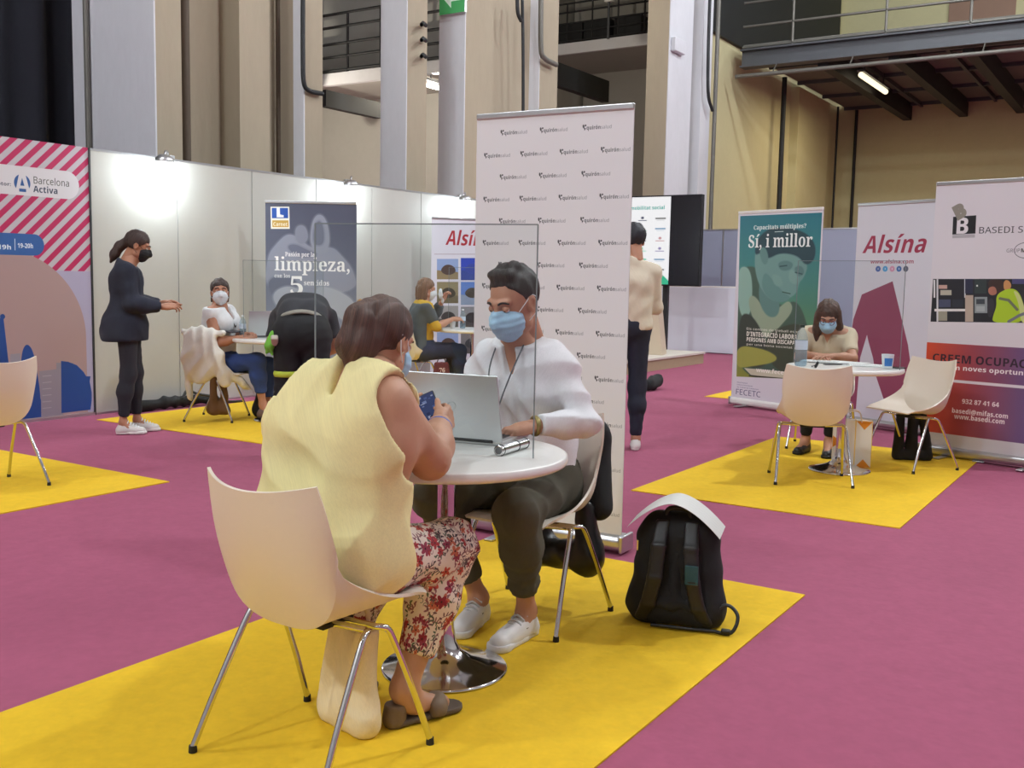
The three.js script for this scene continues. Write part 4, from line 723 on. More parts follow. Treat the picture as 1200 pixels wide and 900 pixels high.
function bodyGeometry(J, o) {
  const g = o.g ?? 1, cell = o.cell ?? 0.014, parts = [];
  const G = [{ k: 0.05, p: trunk(J, -0.008, g).concat([cap(J.neck, add3(J.head, J.headUp ?? [0, 1, 0], -0.07), 0.052, 0.05)]) }];
  for (const L of ['L', 'R']) { if (o.legs !== false) G.push({ k: 0.03, p: legP(J, L, -0.006, o.legG ?? g) }); G.push({ k: 0.02, p: armP(J, L, 0, o.armG ?? g) }); }
  if (o.legs !== false) for (const L of ['L', 'R']) { const a = J['an' + L], f = J['toe' + L]; G.push({ k: 0.02, p: [cap(a, add3(A3(a, f, 0.25), [0, -0.03, 0]), 0.036, 0.034), cap(add3(A3(a, f, 0.1), [0, -0.035, 0]), add3(A3(a, f, 0.85), [0, -0.005, 0]), 0.034, 0.024)] }); }
  parts.push(net(G, cell, { kg: 0.035 }));
  const hm = mat(basis(J.look, J.tilt ?? [0, 1, 0]), J.head, o.headS ?? 1), hd = net(headGroups(o.face), o.headCell ?? 0.0042, { kg: 0.012 }); hd.applyMatrix4(hm); parts.push(hd);
  for (const L of ['L', 'R']) { const h = o['hand' + L]; if (h) parts.push(net(handGroups(J['wr' + L], h.f, h.n, L === 'L', h.curl, h.thumb, h.s ?? 1), o.handCell ?? 0.0036, { kg: 0.006, pad: 0.012 })); }
  parts.forEach(clothUV);
  return mergeIndexed(parts);
}
function mergeIndexed(list) { return mergeGeometries(list); }
// ---- shoe: sole outline swept up into an upper; from ankle a towards toe t, standing at height y
function shoe(parent, a, t, y, matU, matS, o = {}) {
  const d = nrm3([t[0] - a[0], 0, t[2] - a[2]]), s = [d[2], 0, -d[0]], L = o.len ?? 0.27, w = o.w ?? 1, c = o.cell ?? 0.006, h0 = [a[0] - d[0] * 0.06, y, a[2] - d[2] * 0.06];
  const P = (f, l, u) => [h0[0] + d[0] * f + s[0] * l, y + u, h0[2] + d[2] * f + s[2] * l];
  const sole = net([{ k: 0.02, p: [cap(P(0.035, 0, 0.012), P(0.12, 0, 0.012), 0.033 * w, 0.035 * w), cap(P(0.12, 0, 0.012), P(L - 0.05, 0.003, 0.012), 0.035 * w, 0.044 * w)], cut: [[P(0, 0, 0.026), [0, 1, 0]], [P(0, 0, 0.001), [0, -1, 0]]] }], c, { kg: 0 });
  const up = part('shoe', net([{ k: 0.03, p: [cap(P(0.032, 0, 0.03), P(0.06, 0, o.hi ?? 0.075), 0.032 * w, 0.034 * w), cap(P(0.06, 0, 0.03), P(L - 0.05, 0.003, 0.022), 0.036 * w, 0.036 * w), cap(P(0.08, 0, 0.06), P(L - 0.1, 0, 0.035), 0.03 * w, 0.028 * w)], cut: [[P(0, 0, 0.012), [0, -1, 0]], [P(0, 0, o.top ?? 0.1), [0, 1, 0]]] }], c, { kg: 0 }), matU, parent);
  part('sole', sole, matS ?? matU, up);
  if (o.laces) for (let i = 0; i < 5; i++) { const f = 0.095 + i * 0.02, u = 0.104 - i * 0.011; part('lace', tube([P(f, -0.028, u - 0.016), P(f + 0.006, 0, u + 0.003), P(f, 0.028, u - 0.016)], 0.005, 8, 5), o.laces, up); }
  if (o.stripe) part('stripe', at(rbox(0.03, 0.007, 0.003, 0.001), ...P(0.1, 0.036 * w, 0.05), 0, Math.atan2(-d[2], d[0])), o.stripe, up);
  return up;
}
// ---- mask over nose and mouth (head axes) with ear loops
function mask(parent, J, o, m, loops) {
  const hm = mat(basis(J.look, J.tilt ?? [0, 1, 0]), J.head, o.headS ?? 1);
  const g = net([{ k: 0.02, p: [ell([0, -0.05, 0.045], [0.07, 0.064, 0.072]), cap([0, -0.004, 0.1], [0, -0.042, 0.118], 0.015, 0.02), ell([0, -0.092, 0.055], [0.045, 0.034, 0.042])], cut: [[[0, 0, 0.033], [0, 0, -1]], [[0, 0.002, 0.1], [0, 1, -0.1]]], w: 1 }], o.headCell ?? 0.0042, { kg: 0, wobble: (x, y, z) => 0.0011 * Math.sin(y * 260) });
  const r = part('face_mask', g.applyMatrix4(hm), m, parent);
  for (const s of [1, -1]) { const lp = (pts) => tube(pts.map((p) => V(...p).applyMatrix4(hm)), 0.0016, 14, 5); part('ear_loop', lp([[0.062 * s, -0.015, 0.05], [0.074 * s, 0.012, 0.015], [0.08 * s, 0.03, -0.012], [0.084 * s, 0.015, -0.035]]), loops, r); part('ear_loop', lp([[0.055 * s, -0.09, 0.045], [0.07 * s, -0.06, 0.015], [0.082 * s, -0.035, -0.02], [0.084 * s, 0.0, -0.036]]), loops, r); }
  return r;
}
function hairOn(parent, J, o, groups, m, opt = {}) { const hm = mat(basis(J.look, J.tilt ?? [0, 1, 0]), J.head, o.headS ?? 1); const g = net(groups, o.hairCell ?? 0.005, { kg: opt.kg ?? 0.015, wobble: opt.wobble, pad: 0.02 }); clothUV(g); return part('hair', g.applyMatrix4(hm), m, parent); }
function eyes(parent, J, o, lidDown = 0.6, browMat) {
  const hm = mat(basis(J.look, J.tilt ?? [0, 1, 0]), J.head, o.headS ?? 1);
  for (const s of [1, -1]) {
    const e = part('eye', at(new THREE.SphereGeometry(0.0125, 16, 12), 0.032 * s, 0.006, 0.0815).applyMatrix4(hm), plain(0xe8e4df, 0.25), parent);
    part('iris', at(new THREE.SphereGeometry(0.006, 12, 8), 0.032 * s, 0.0045 - 0.004 * lidDown, 0.0888).applyMatrix4(hm), plain(0x2a1a10, 0.2), e);
    part('eyelid', at(new THREE.SphereGeometry(0.0138, 16, 10, 0, Math.PI * 2, 0, Math.PI / 2), 0.032 * s, 0.006, 0.0813, lidDown).applyMatrix4(hm), o.skin, e);
    part('eyebrow', tube([[0.014 * s, 0.026, 0.1], [0.03 * s, 0.032, 0.095], [0.05 * s, 0.025, 0.08]].map((p) => V(...p).applyMatrix4(hm)), 0.0042, 10, 6), browMat, e);
  }
}
function legUV(g, J) {      // uv in metres along and around each leg, so that prints run with the cloth
  const p = g.attributes.position, uv = g.attributes.uv, segs = []; for (const L of ['L', 'R']) { const h = J['hip' + L], k = J['kn' + L], a = J['an' + L], l1 = Math.hypot(...sub3(k, h)), o = L === 'L' ? 0.37 : 0; segs.push([h, k, 0, o, L], [k, a, l1, o, L]); }
  for (let i = 0; i < p.count; i++) { const q = [p.getX(i), p.getY(i), p.getZ(i)]; let best = null;
    for (const [a, b, off, o, L] of segs) { const d = sub3(b, a), len = Math.hypot(...d), t = Math.max(-0.3, Math.min(1.05, dot3(sub3(q, a), d) / (len * len))), c = add3(a, d, t), r = sub3(q, c), dist = Math.hypot(...r); if (!best || dist < best.dist) { const ax = nrm3(d), ref = L === 'L' ? [1, 0, 0] : [-1, 0, 0], e2 = nrm3(crs3(ax, ref)); best = { dist, u: Math.atan2(dot3(r, e2), dot3(r, ref)) * 0.095 + o, v: off + t * len }; } }
    uv.setXY(i, best.u, best.v); }
  return g;
}
function person(label, pos, dx, dz) { const g = thing('person', label, 'person', pos, face(dx, dz)); const t = face(dx, dz), c = Math.cos(t), s = Math.sin(t); g.userData0 = null; const loc = (x, y, z) => { const X = x - pos[0], Z = z - pos[2]; return [X * c - Z * s, y - pos[1], X * s + Z * c]; }; return { g, loc }; }
function skinMat(rgb) { return mottled(rgb, 0.04, 0.03, { repeat: [3, 3], rough: 0.52 }); }
function hairMat(rgb, streak = 0.35) { const r = mulberry(rgb[0] * 7 + rgb[1]); const col = new Float32Array(512).map(() => r()); const map = dataTex(512, (i) => { const x = i % 512, k = 1 + streak * ((0.6 * col[x] + 0.4 * col[(x >> 2) % 512]) * 2 - 1) + 0.15 * (N_MID[i] - 0.5); return rgb.map((c) => clamp(c * k)); }, { repeat: [5, 0.7] }); const b = dataTex(512, (i) => { const v = 255 * col[i % 512]; return [v, v, v]; }, { srgb: false, repeat: [5, 0.7] }); return new THREE.MeshPhysicalMaterial({ map, bumpMap: b, bumpScale: 0.0015, roughness: 0.5 }); }
function clothMat(rgb, rough = 0.85, extra = {}) { return mottled(rgb, 0.05, 0.08, { repeat: [4, 4], rough, bump: 0.0002, ...extra }); }
// ---------------------------------------------------------------- woman in the pale yellow blouse, seen from behind
const skinA = skinMat([188, 140, 112]), skinB = skinMat([184, 134, 108]), skinC = skinMat([172, 120, 94]);
const maskBlue = clothMat([168, 206, 232], 0.8), maskWhite = clothMat([214, 220, 226], 0.8), maskBlack = clothMat([24, 24, 28], 0.8), loopMat = plain(0xe6e9ec, 0.7), loopDark = plain(0x1c1c20, 0.7);
function floralTex() {
  return canvasTex(1024, 1024, (x, w) => {
    x.fillStyle = '#e6d8cc'; x.fillRect(0, 0, w, w); const r = mulberry(42);
    const wrap = (cx, cy, R, f) => { for (const ox of [-w, 0, w]) for (const oy of [-w, 0, w]) if (cx + ox > -R && cx + ox < w + R && cy + oy > -R && cy + oy < w + R) { x.save(); x.translate(cx + ox, cy + oy); f(); x.restore(); } };
    for (let i = 0; i < 190; i++) { const a = r() * 6.3, c = ['#6a4a52', '#54604c', '#8a5a60', '#3d3038'][(r() * 4) | 0], l = 40 + r() * 80; wrap(r() * w, r() * w, 150, () => { x.rotate(a); x.strokeStyle = c; x.lineWidth = 3 + 3 * 0.5; x.beginPath(); x.moveTo(-l / 2, 0); x.bezierCurveTo(-l / 4, -30, l / 4, 30, l / 2, -6); x.stroke(); for (let k = -2; k <= 2; k++) { x.save(); x.translate(k * l / 6, (k % 2) * 10); x.rotate(k * 0.7 + 0.6); x.fillStyle = c; x.beginPath(); x.ellipse(0, -14, 6, 16, 0.2, 0, 7); x.fill(); x.restore(); } }); }
    for (let i = 0; i < 150; i++) { const s = 14 + r() * 22, a = r() * 6.3, c = ['#a83238', '#8c2430', '#b84a3c', '#94384e', '#c06a50'][(r() * 5) | 0], n = 4 + (r() * 3 | 0); wrap(r() * w, r() * w, 70, () => { x.rotate(a); x.fillStyle = c; for (let k = 0; k < n; k++) { x.rotate(6.283 / n); x.beginPath(); x.ellipse(0, -s * 0.7, s * 0.36, s * 0.62, 0.25, 0, 7); x.fill(); } x.fillStyle = '#3c1c22'; x.beginPath(); x.arc(0, 0, s * 0.2, 0, 7); x.fill(); }); }
    for (let i = 0; i < 110; i++) { const a = r() * 6.3, c = ['#3a3040', '#5a6a58', '#7a3a44'][(r() * 3) | 0]; wrap(r() * w, r() * w, 40, () => { x.rotate(a); x.strokeStyle = c; x.lineWidth = 4; x.beginPath(); x.arc(0, 0, 14, 0, 4.2); x.stroke(); }); }
  }, { repeat: [2.1, 2.1] });
}
{
  const { g, loc } = person('seated woman in a pale yellow sleeveless blouse and floral trousers, holding a phone', [2.0, 0, -1.93], 1, 0);
  const J = { pelvis: loc(2.075, 0.545, -1.93), waist: loc(2.085, 0.70, -1.93), chest: loc(2.11, 0.88, -1.915), neck: loc(2.15, 1.035, -1.865), head: loc(2.235, 1.135, -1.878), shR: loc(2.12, 0.975, -1.785), shL: loc(2.11, 0.985, -2.01), elR: loc(2.325, 0.795, -1.78), elL: loc(2.36, 0.80, -2.13), wrR: loc(2.485, 0.865, -1.865), wrL: loc(2.49, 0.86, -2.03),
    hipR: loc(2.07, 0.535, -1.83), hipL: loc(2.07, 0.535, -2.04), knR: loc(2.46, 0.505, -1.80), knL: loc(2.44, 0.5, -2.04), anR: loc(2.27, 0.11, -1.825), anL: loc(2.24, 0.11, -2.07), toeR: loc(2.42, 0.03, -1.77), toeL: loc(2.39, 0.03, -2.085), look: nrm3([0.1, -0.34, 1]), front: [0, 0, 1] };
  const o = { g: 1.24, armG: 1.36, legG: 1.12, cell: 0.012, skin: skinA, headS: 0.92,
    handR: { f: [0.3, 0.25, 1], n: [0.85, -0.1, 0.1], curl: [0.75, 0.8, 0.85, 0.9], thumb: 0.5, s: 0.95 }, handL: { f: [-0.35, 0.25, 1], n: [-0.7, 0.5, 0.3], curl: [0.6, 0.65, 0.7, 0.7], thumb: 0.6, s: 0.95 } };
  part('body', bodyGeometry(J, o), skinA, g);
  const blouse = clothMat([236, 226, 168], 0.9, { sheen: 0.3, sheenRoughness: 0.6 });
  const neckDir = nrm3(sub3(J.head, J.neck));
  part('blouse', net([{ k: 0.06, p: trunk(J, 0.018, 1.2).concat([ell(add3(J.pelvis, [0, 0.03, -0.03]), [0.235, 0.15, 0.17])]), cut: [[add3(J.neck, neckDir, 0.012), neckDir], [add3(J.pelvis, [0, -0.075, 0]), [0, -1, 0.25]]], sub: [ell(loc(2.06, 1.045, -1.885), [0.011, 0.06, 0.05]), cap(add3(J.shR, [-0.075, 0.01, 0.0]), add3(J.shR, [-0.035, -0.13, 0.03]), 0.085, 0.092), cap(add3(J.shR, [-0.035, -0.1, 0.05]), add3(J.elR, [-0.02, -0.03, 0.05]), 0.092, 0.1), cap(add3(J.shL, [0.05, 0.02, 0.0]), J.elL, 0.085, 0.075)], ks: 0.02 }], 0.0075, { kg: 0, wobble: (() => { const w = folds(0.0075, 28, [0.9, 0.35, 0.3], 1.2), s1 = cap(J.shR, J.elR, 0.08, 0.1), s2 = cap(J.shL, J.elL, 0.08, 0.1); return (x, y, z) => w(x, y, z) * Math.max(0, Math.min(1, (Math.min(primD(s1, x, y, z), primD(s2, x, y, z)) - 0.005) / 0.06)); })() }), blouse, g);
  // edging of the armhole and neck
  const piping = clothMat([240, 232, 180], 0.9);
  part('neck_binding', tube([loc(2.085, 1.055, -1.865), loc(2.1, 1.06, -1.80), loc(2.16, 1.03, -1.775), loc(2.2, 1.0, -1.80)], 0.006, 20, 6), piping, g);
  part('trousers', legUV(net([{ k: 0.06, p: [...trunk(J, 0.006, 0.98).slice(0, 1), ...trunk(J, 0.006, 0.98).slice(4, 5), ell(J.pelvis, [0.21, 0.115, 0.16])], cut: [[add3(J.pelvis, [0, 0.05, 0]), [0, 1, 0]]] }, ...['L', 'R'].map((L) => ({ k: 0.05, p: legP(J, L, 0.012, 1.06, 1.76), cut: [cutAt(J['kn' + L], J['an' + L], 0.76)] }))], 0.011, { kg: 0.05, wobble: folds(0.0045, 36, [0.4, 1, 0.5], 0.4) }), J), new THREE.MeshPhysicalMaterial({ map: floralTex(), roughness: 0.85 }), g);
  // hair gathered at the back
  const hm = hairMat([84, 58, 48], 0.5);
  const wob = (x, y, z) => 0.0022 * Math.sin(170 * x + 30 * y) + 0.0012 * Math.sin(310 * x + 50 * z);
  const hr = hairOn(g, J, o, [{ k: 0.02, p: [ell([0, 0.04, -0.022], [0.085, 0.1, 0.108])], sub: [ell([0, -0.055, 0.085], [0.12, 0.1, 0.1]), ell([0, -0.12, 0.0], [0.12, 0.075, 0.12])], ks: 0.015 },
    { k: 0.03, p: [cap([0, 0.075, -0.115], [0.0, 0.03, -0.15], 0.028, 0.036), cap([0, 0.03, -0.15], [0.005, -0.05, -0.15], 0.04, 0.044), cap([0.005, -0.05, -0.15], [0.0, -0.13, -0.125], 0.042, 0.022), cap([0.03, -0.02, -0.1], [0.02, -0.09, -0.1], 0.03, 0.02), cap([-0.03, -0.02, -0.1], [-0.02, -0.09, -0.1], 0.03, 0.02)] }], hm, { wobble: wob, kg: 0.02 });
  const hmx = mat(basis(J.look), J.head, o.headS);
  part('hair_clip', tube([[0.045, 0.1, -0.1], [0.04, 0.075, -0.125], [0.03, 0.045, -0.145]].map((p) => V(...p).applyMatrix4(hmx)), 0.006, 10, 6), plain(0xc79a5a, 0.3, 0.8), hr);
  mask(g, J, o, maskBlue, loopMat); eyes(g, J, o, 0.7, hm);
  part('earring', at(new THREE.SphereGeometry(0.004, 8, 6), ...V(-0.082, -0.035, -0.01).applyMatrix4(hmx).toArray()), plain(0xe8dcc0, 0.2, 0.8), g);
  part('neck_cord', tube([loc(2.075, 1.09, -1.87), loc(2.1, 1.085, -1.81), loc(2.16, 1.05, -1.785), loc(2.21, 1.0, -1.80)], 0.004, 20, 6), plain(0xe9e0c8, 0.7), g);
  part('wristband', at(new THREE.TorusGeometry(0.036, 0.006, 8, 28).scale(1, 1, 1.8), 0, 0, 0).applyMatrix4(mat(basis(sub3(J.wrR, J.elR)), A3(J.elR, J.wrR, 0.93))), plain(0x3c62b8, 0.5), g);
  const sand = clothMat([116, 96, 76], 0.6), soleM = plain(0x5d5044, 0.7);
  for (const L of ['R', 'L']) {     // sandal: sole, heel strap, toe strap
    const a = J['an' + L], t = J['toe' + L], d = nrm3([t[0] - a[0], 0, t[2] - a[2]]), s = [d[2], 0, -d[0]], P = (f, l, u) => [a[0] + d[0] * f + s[0] * l, u, a[2] + d[2] * f + s[2] * l];
    const so = part('sandal', net([{ k: 0.02, p: [cap(P(-0.03, 0, 0.02), P(0.05, 0, 0.02), 0.034, 0.033), cap(P(0.05, 0, 0.02), P(0.16, 0, 0.02), 0.033, 0.042)], cut: [[[0, 0.026, 0], [0, 1, 0]], [[0, 0.008, 0], [0, -1, 0]]] }], 0.006, { kg: 0 }), soleM, g);
    part('heel_strap', net([{ k: 0.01, p: [cap(P(-0.032, 0, 0.03), P(-0.028, 0, 0.06), 0.036, 0.034)], cut: [[P(0.012, 0, 0), d], [[0, 0.074, 0], [0, 1, 0]]] }], 0.006, { kg: 0 }), sand, so);
    part('toe_strap', net([{ k: 0.01, p: [cap(P(0.1, -0.012, 0.03), P(0.12, 0.012, 0.032), 0.04, 0.04)], cut: [[P(0.075, 0, 0), [-d[0], 0, -d[2]]], [P(0.145, 0, 0), d], [[0, 0.016, 0], [0, -1, 0]]] }], 0.006, { kg: 0 }), sand, so);
  }
}
// ---------------------------------------------------------------- man in the white shirt
const hairDark = hairMat([44, 38, 36], 0.4);
{
  const { g, loc } = person('seated man in a white shirt and olive trousers wearing a blue mask and lanyard', [3.34, 0, -2.05], -1, 0);
  const J = { pelvis: loc(3.38, 0.535, -2.08), waist: loc(3.37, 0.70, -2.08), chest: loc(3.33, 0.90, -2.085), neck: loc(3.28, 1.075, -2.09), head: loc(3.215, 1.23, -2.075), shL: loc(3.31, 0.985, -1.925), shR: loc(3.31, 0.985, -2.25), elL: loc(3.28, 0.795, -1.79), elR: loc(3.24, 0.79, -2.36), wrL: loc(3.095, 0.795, -1.905), wrR: loc(3.06, 0.795, -2.20),
    hipL: loc(3.36, 0.52, -1.975), hipR: loc(3.36, 0.52, -2.185), knL: loc(2.985, 0.50, -1.90), knR: loc(2.98, 0.505, -2.26), anL: loc(3.11, 0.10, -1.925), anR: loc(3.14, 0.10, -2.16), toeL: loc(2.94, 0.03, -1.93), toeR: loc(2.99, 0.03, -2.13), look: nrm3([-0.12, -0.33, 1]), front: [0, 0, 1] };
  const o = { g: 0.95, armG: 0.88, cell: 0.012, skin: skinB, headS: 1.04, headCell: 0.0036,
    handL: { f: [-0.5, -0.2, 0.85], n: [0, -1, -0.2], curl: [0.45, 0.5, 0.5, 0.5], thumb: 0.3 }, handR: { f: [0.45, -0.2, 0.9], n: [0, -1, -0.2], curl: [0.45, 0.5, 0.5, 0.5], thumb: 0.3 } };
  part('body', bodyGeometry(J, o), skinB, g);
  eyes(g, J, o, 0.75, hairDark);
  const shirtM = clothMat([226, 226, 230], 0.8); const nd = nrm3(sub3(J.head, J.neck));
  const shirt = part('shirt', net([{ k: 0.05, p: trunk(J, 0.018, 0.96).concat([cap(J.neck, add3(J.neck, nd, 0.03), 0.066, 0.064)]), cut: [[add3(J.neck, nd, 0.02), nd], [add3(J.pelvis, [0, -0.03, 0]), [0, -1, 0]]], sub: [ell(add3(J.neck, [0, -0.05, 0.085]), [0.028, 0.085, 0.07])], ks: 0.008 }, ...['L', 'R'].map((L) => ({ k: 0.03, p: armP(J, L, 0.014, 0.9, 1.88), cut: [cutAt(J['el' + L], J['wr' + L], 0.88)] }))], 0.009, { kg: 0.03, wobble: folds(0.0085, 34, [0.9, 0.5, 0.3], 2.2) }), shirtM, g);
  part('placket', tube([[0, -0.13, 0.135], [0.004, -0.25, 0.15], [0.002, -0.38, 0.145]].map((p) => add3(J.neck, p)), 0.006, 12, 6), shirtM, shirt);
  const trM = clothMat([76, 74, 61], 0.9);
  part('trousers', net([{ k: 0.05, p: [ell(J.pelvis, [0.185, 0.12, 0.15]), ...trunk(J, 0.006, 1.02).slice(0, 1), ...trunk(J, 0.006, 1.02).slice(4, 5)], cut: [[add3(J.pelvis, [0, 0.09, 0]), [0, 1, 0]]] }, ...['L', 'R'].map((L) => ({ k: 0.05, p: legP(J, L, 0.012, 1.0, 1.8), cut: [cutAt(J['kn' + L], J['an' + L], 0.8)] }))], 0.01, { kg: 0.05, wobble: folds(0.006, 40, [0.2, 0.9, 0.6], 3.1) }), trM, g);
  const shW = plain(0xe4e4e6, 0.5), lace = plain(0xbfc0c2, 0.6);
  for (const L of ['L', 'R']) shoe(g, J['an' + L], J['toe' + L], 0.006, shW, plain(0xdedede, 0.6), { laces: lace, stripe: plain(0x3a3d36, 0.6), len: 0.285, w: 1.05 });
  mask(g, J, o, maskBlue, loopMat);
  const wob = (x, y, z) => 0.0035 * Math.sin(90 * x + 40 * z) * Math.sin(70 * z) + 0.0015 * Math.sin(260 * x);
  hairOn(g, J, o, [{ k: 0.02, p: [ell([0, 0.042, -0.02], [0.082, 0.098, 0.103])], sub: [ell([0, -0.022, 0.085], [0.13, 0.104, 0.085]), ell([0, -0.1, 0.0], [0.12, 0.085, 0.09])], ks: 0.012 }, { k: 0.02, p: [cap([-0.035, 0.118, 0.045], [0.035, 0.12, 0.042], 0.019, 0.02), cap([-0.02, 0.132, 0.0], [0.03, 0.135, -0.01], 0.018, 0.018)] }], hairDark, { wobble: wob, kg: 0.02 });
  // lanyard and watch
  const cord = plain(0x5a6066, 0.7), clip = plain(0x202226, 0.4), ny = J.neck;
  const lan = part('lanyard', merge([tube([add3(ny, [0.06, 0.0, 0.06]), add3(ny, [0.05, -0.1, 0.125]), add3(ny, [0.02, -0.23, 0.165]), add3(ny, [0.0, -0.32, 0.172])], 0.0032, 24, 6), tube([add3(ny, [-0.06, 0.0, 0.06]), add3(ny, [-0.05, -0.1, 0.125]), add3(ny, [-0.02, -0.23, 0.165]), add3(ny, [0.0, -0.32, 0.172])], 0.0032, 24, 6)]), cord, g);
  part('clip', at(rbox(0.018, 0.04, 0.01, 0.003), ...add3(ny, [0, -0.335, 0.175])), clip, lan); part('clip_ring', at(new THREE.TorusGeometry(0.007, 0.002, 6, 14), ...add3(ny, [0, -0.31, 0.176])), M.chrome, lan);
  part('badge_strap', at(rbox(0.012, 0.05, 0.003, 0.001), ...add3(ny, [0, -0.375, 0.174])), plain(0xdfe2e6, 0.4), lan);
  part('wrist_watch', new THREE.TorusGeometry(0.033, 0.006, 8, 28).scale(1, 1, 1.6).applyMatrix4(mat(basis(sub3(J.wrL, J.elL)), A3(J.elL, J.wrL, 0.96))), plain(0x8e8050, 0.35, 0.6), g);
}
// ---------------------------------------------------------------- the other visitors (built coarser, they are far off)
function seatedJ(p = {}) { return { pelvis: [0, 0.53, 0.02], chest: [0, 0.9, 0.03], neck: [0, 1.06, 0.05], head: [0, 1.2, 0.09], shL: [0.165, 0.985, 0.04], shR: [-0.165, 0.985, 0.04], elL: [0.21, 0.78, 0.16], elR: [-0.21, 0.78, 0.16], wrL: [0.1, 0.8, 0.36], wrR: [-0.1, 0.8, 0.36], hipL: [0.1, 0.5, 0.04], hipR: [-0.1, 0.5, 0.04], knL: [0.11, 0.5, 0.44], knR: [-0.11, 0.5, 0.44], anL: [0.11, 0.1, 0.46], anR: [-0.11, 0.1, 0.46], toeL: [0.12, 0.03, 0.62], toeR: [-0.12, 0.03, 0.62], look: [0, -0.2, 1], front: [0, 0, 1], ...p }; }
function standJ(p = {}) { return { pelvis: [0, 0.93, 0], chest: [0, 1.24, 0], neck: [0, 1.41, -0.01], head: [0, 1.54, 0.02], shL: [0.165, 1.33, -0.01], shR: [-0.165, 1.33, -0.01], elL: [0.21, 1.08, 0.02], elR: [-0.21, 1.08, 0.02], wrL: [0.16, 1.02, 0.24], wrR: [-0.16, 1.02, 0.24], hipL: [0.09, 0.89, 0], hipR: [-0.09, 0.89, 0], knL: [0.09, 0.49, 0.02], knR: [-0.09, 0.49, 0.02], anL: [0.09, 0.09, -0.01], anR: [-0.09, 0.09, -0.01], toeL: [0.1, 0.03, 0.16], toeR: [-0.1, 0.03, 0.16], look: [0, -0.1, 1], front: [0, 0, 1], ...p }; }
const FAR = { cell: 0.018, headCell: 0.006, handCell: 0.0055, hairCell: 0.008 };
function trousersOn(g, J, m, { g: gg = 1, inf = 0.01, to = 1.85, waist = 0.1, cell = 0.015, amp = 0.003 } = {}) {
  return part('trousers', net([{ k: 0.05, p: [ell(J.pelvis, [0.175 * gg, 0.12, 0.14 * gg]), ...trunk(J, inf, gg).slice(0, 1), ...trunk(J, inf, gg).slice(4, 5)], cut: [[add3(J.pelvis, nrm3(sub3(J.chest, J.pelvis)), waist), nrm3(sub3(J.chest, J.pelvis))]] }, ...['L', 'R'].map((L) => ({ k: 0.05, p: legP(J, L, inf, gg, to), cut: [cutAt(J['kn' + L], J['an' + L], to - 1)] }))], cell, { kg: 0.04, wobble: folds(amp * 0.8, 40, [0.3, 1, 0.3], gg * 5) }), m, g);
}
function topOn(g, J, m, { name = 'shirt', g: gg = 1, inf = 0.015, arm = 1.85, armG = 0.95, hem = -0.05, neckUp = 0.0, vee = 0, cell = 0.014, amp = 0.004, extra = [] } = {}) {
  const nd = nrm3(sub3(J.head, J.neck)), sp = nrm3(sub3(J.pelvis, J.chest));
  const G = [{ k: 0.05, p: trunk(J, inf, gg).concat(extra), cut: [[add3(J.neck, nd, neckUp), nd], [add3(J.pelvis, sp, hem), sp]] }];
  if (vee) { G[0].sub = [ell(add3(add3(J.neck, [0, -0.05, 0]), J.front, 0.085), [0.035, vee, 0.06])]; G[0].ks = 0.008; }
  if (arm > 0) for (const L of ['L', 'R']) G.push({ k: 0.03, p: armP(J, L, inf * 0.85, armG, arm), cut: [arm > 1 ? cutAt(J['el' + L], J['wr' + L], arm - 1) : cutAt(J['sh' + L], J['el' + L], arm)] });
  return part(name, net(G, cell, { kg: 0.03, wobble: folds(amp, 30, [0.9, 0.4, 0.3], inf * 99) }), m, g);
}
const capHair = (x0 = 0) => ({ k: 0.02, p: [ell([0, 0.042, -0.02], [0.086, 0.1, 0.107])], sub: [ell([0, -0.05, 0.085], [0.12, 0.1, 0.1]), ell([0, -0.11, 0.02], [0.12, 0.085, 0.1])], ks: 0.015 });
const hand = (f, n, c = 0.4) => ({ f, n, curl: [c, c, c, c], thumb: 0.4 });
const strands = (x, y, z) => 0.003 * Math.sin(120 * x + 20 * y) + 0.0015 * Math.sin(230 * z);
const darkCloth = clothMat([30, 34, 50], 0.9), blackCloth = clothMat([22, 23, 26], 0.92), whiteShoe = plain(0xd6d4d0, 0.55);
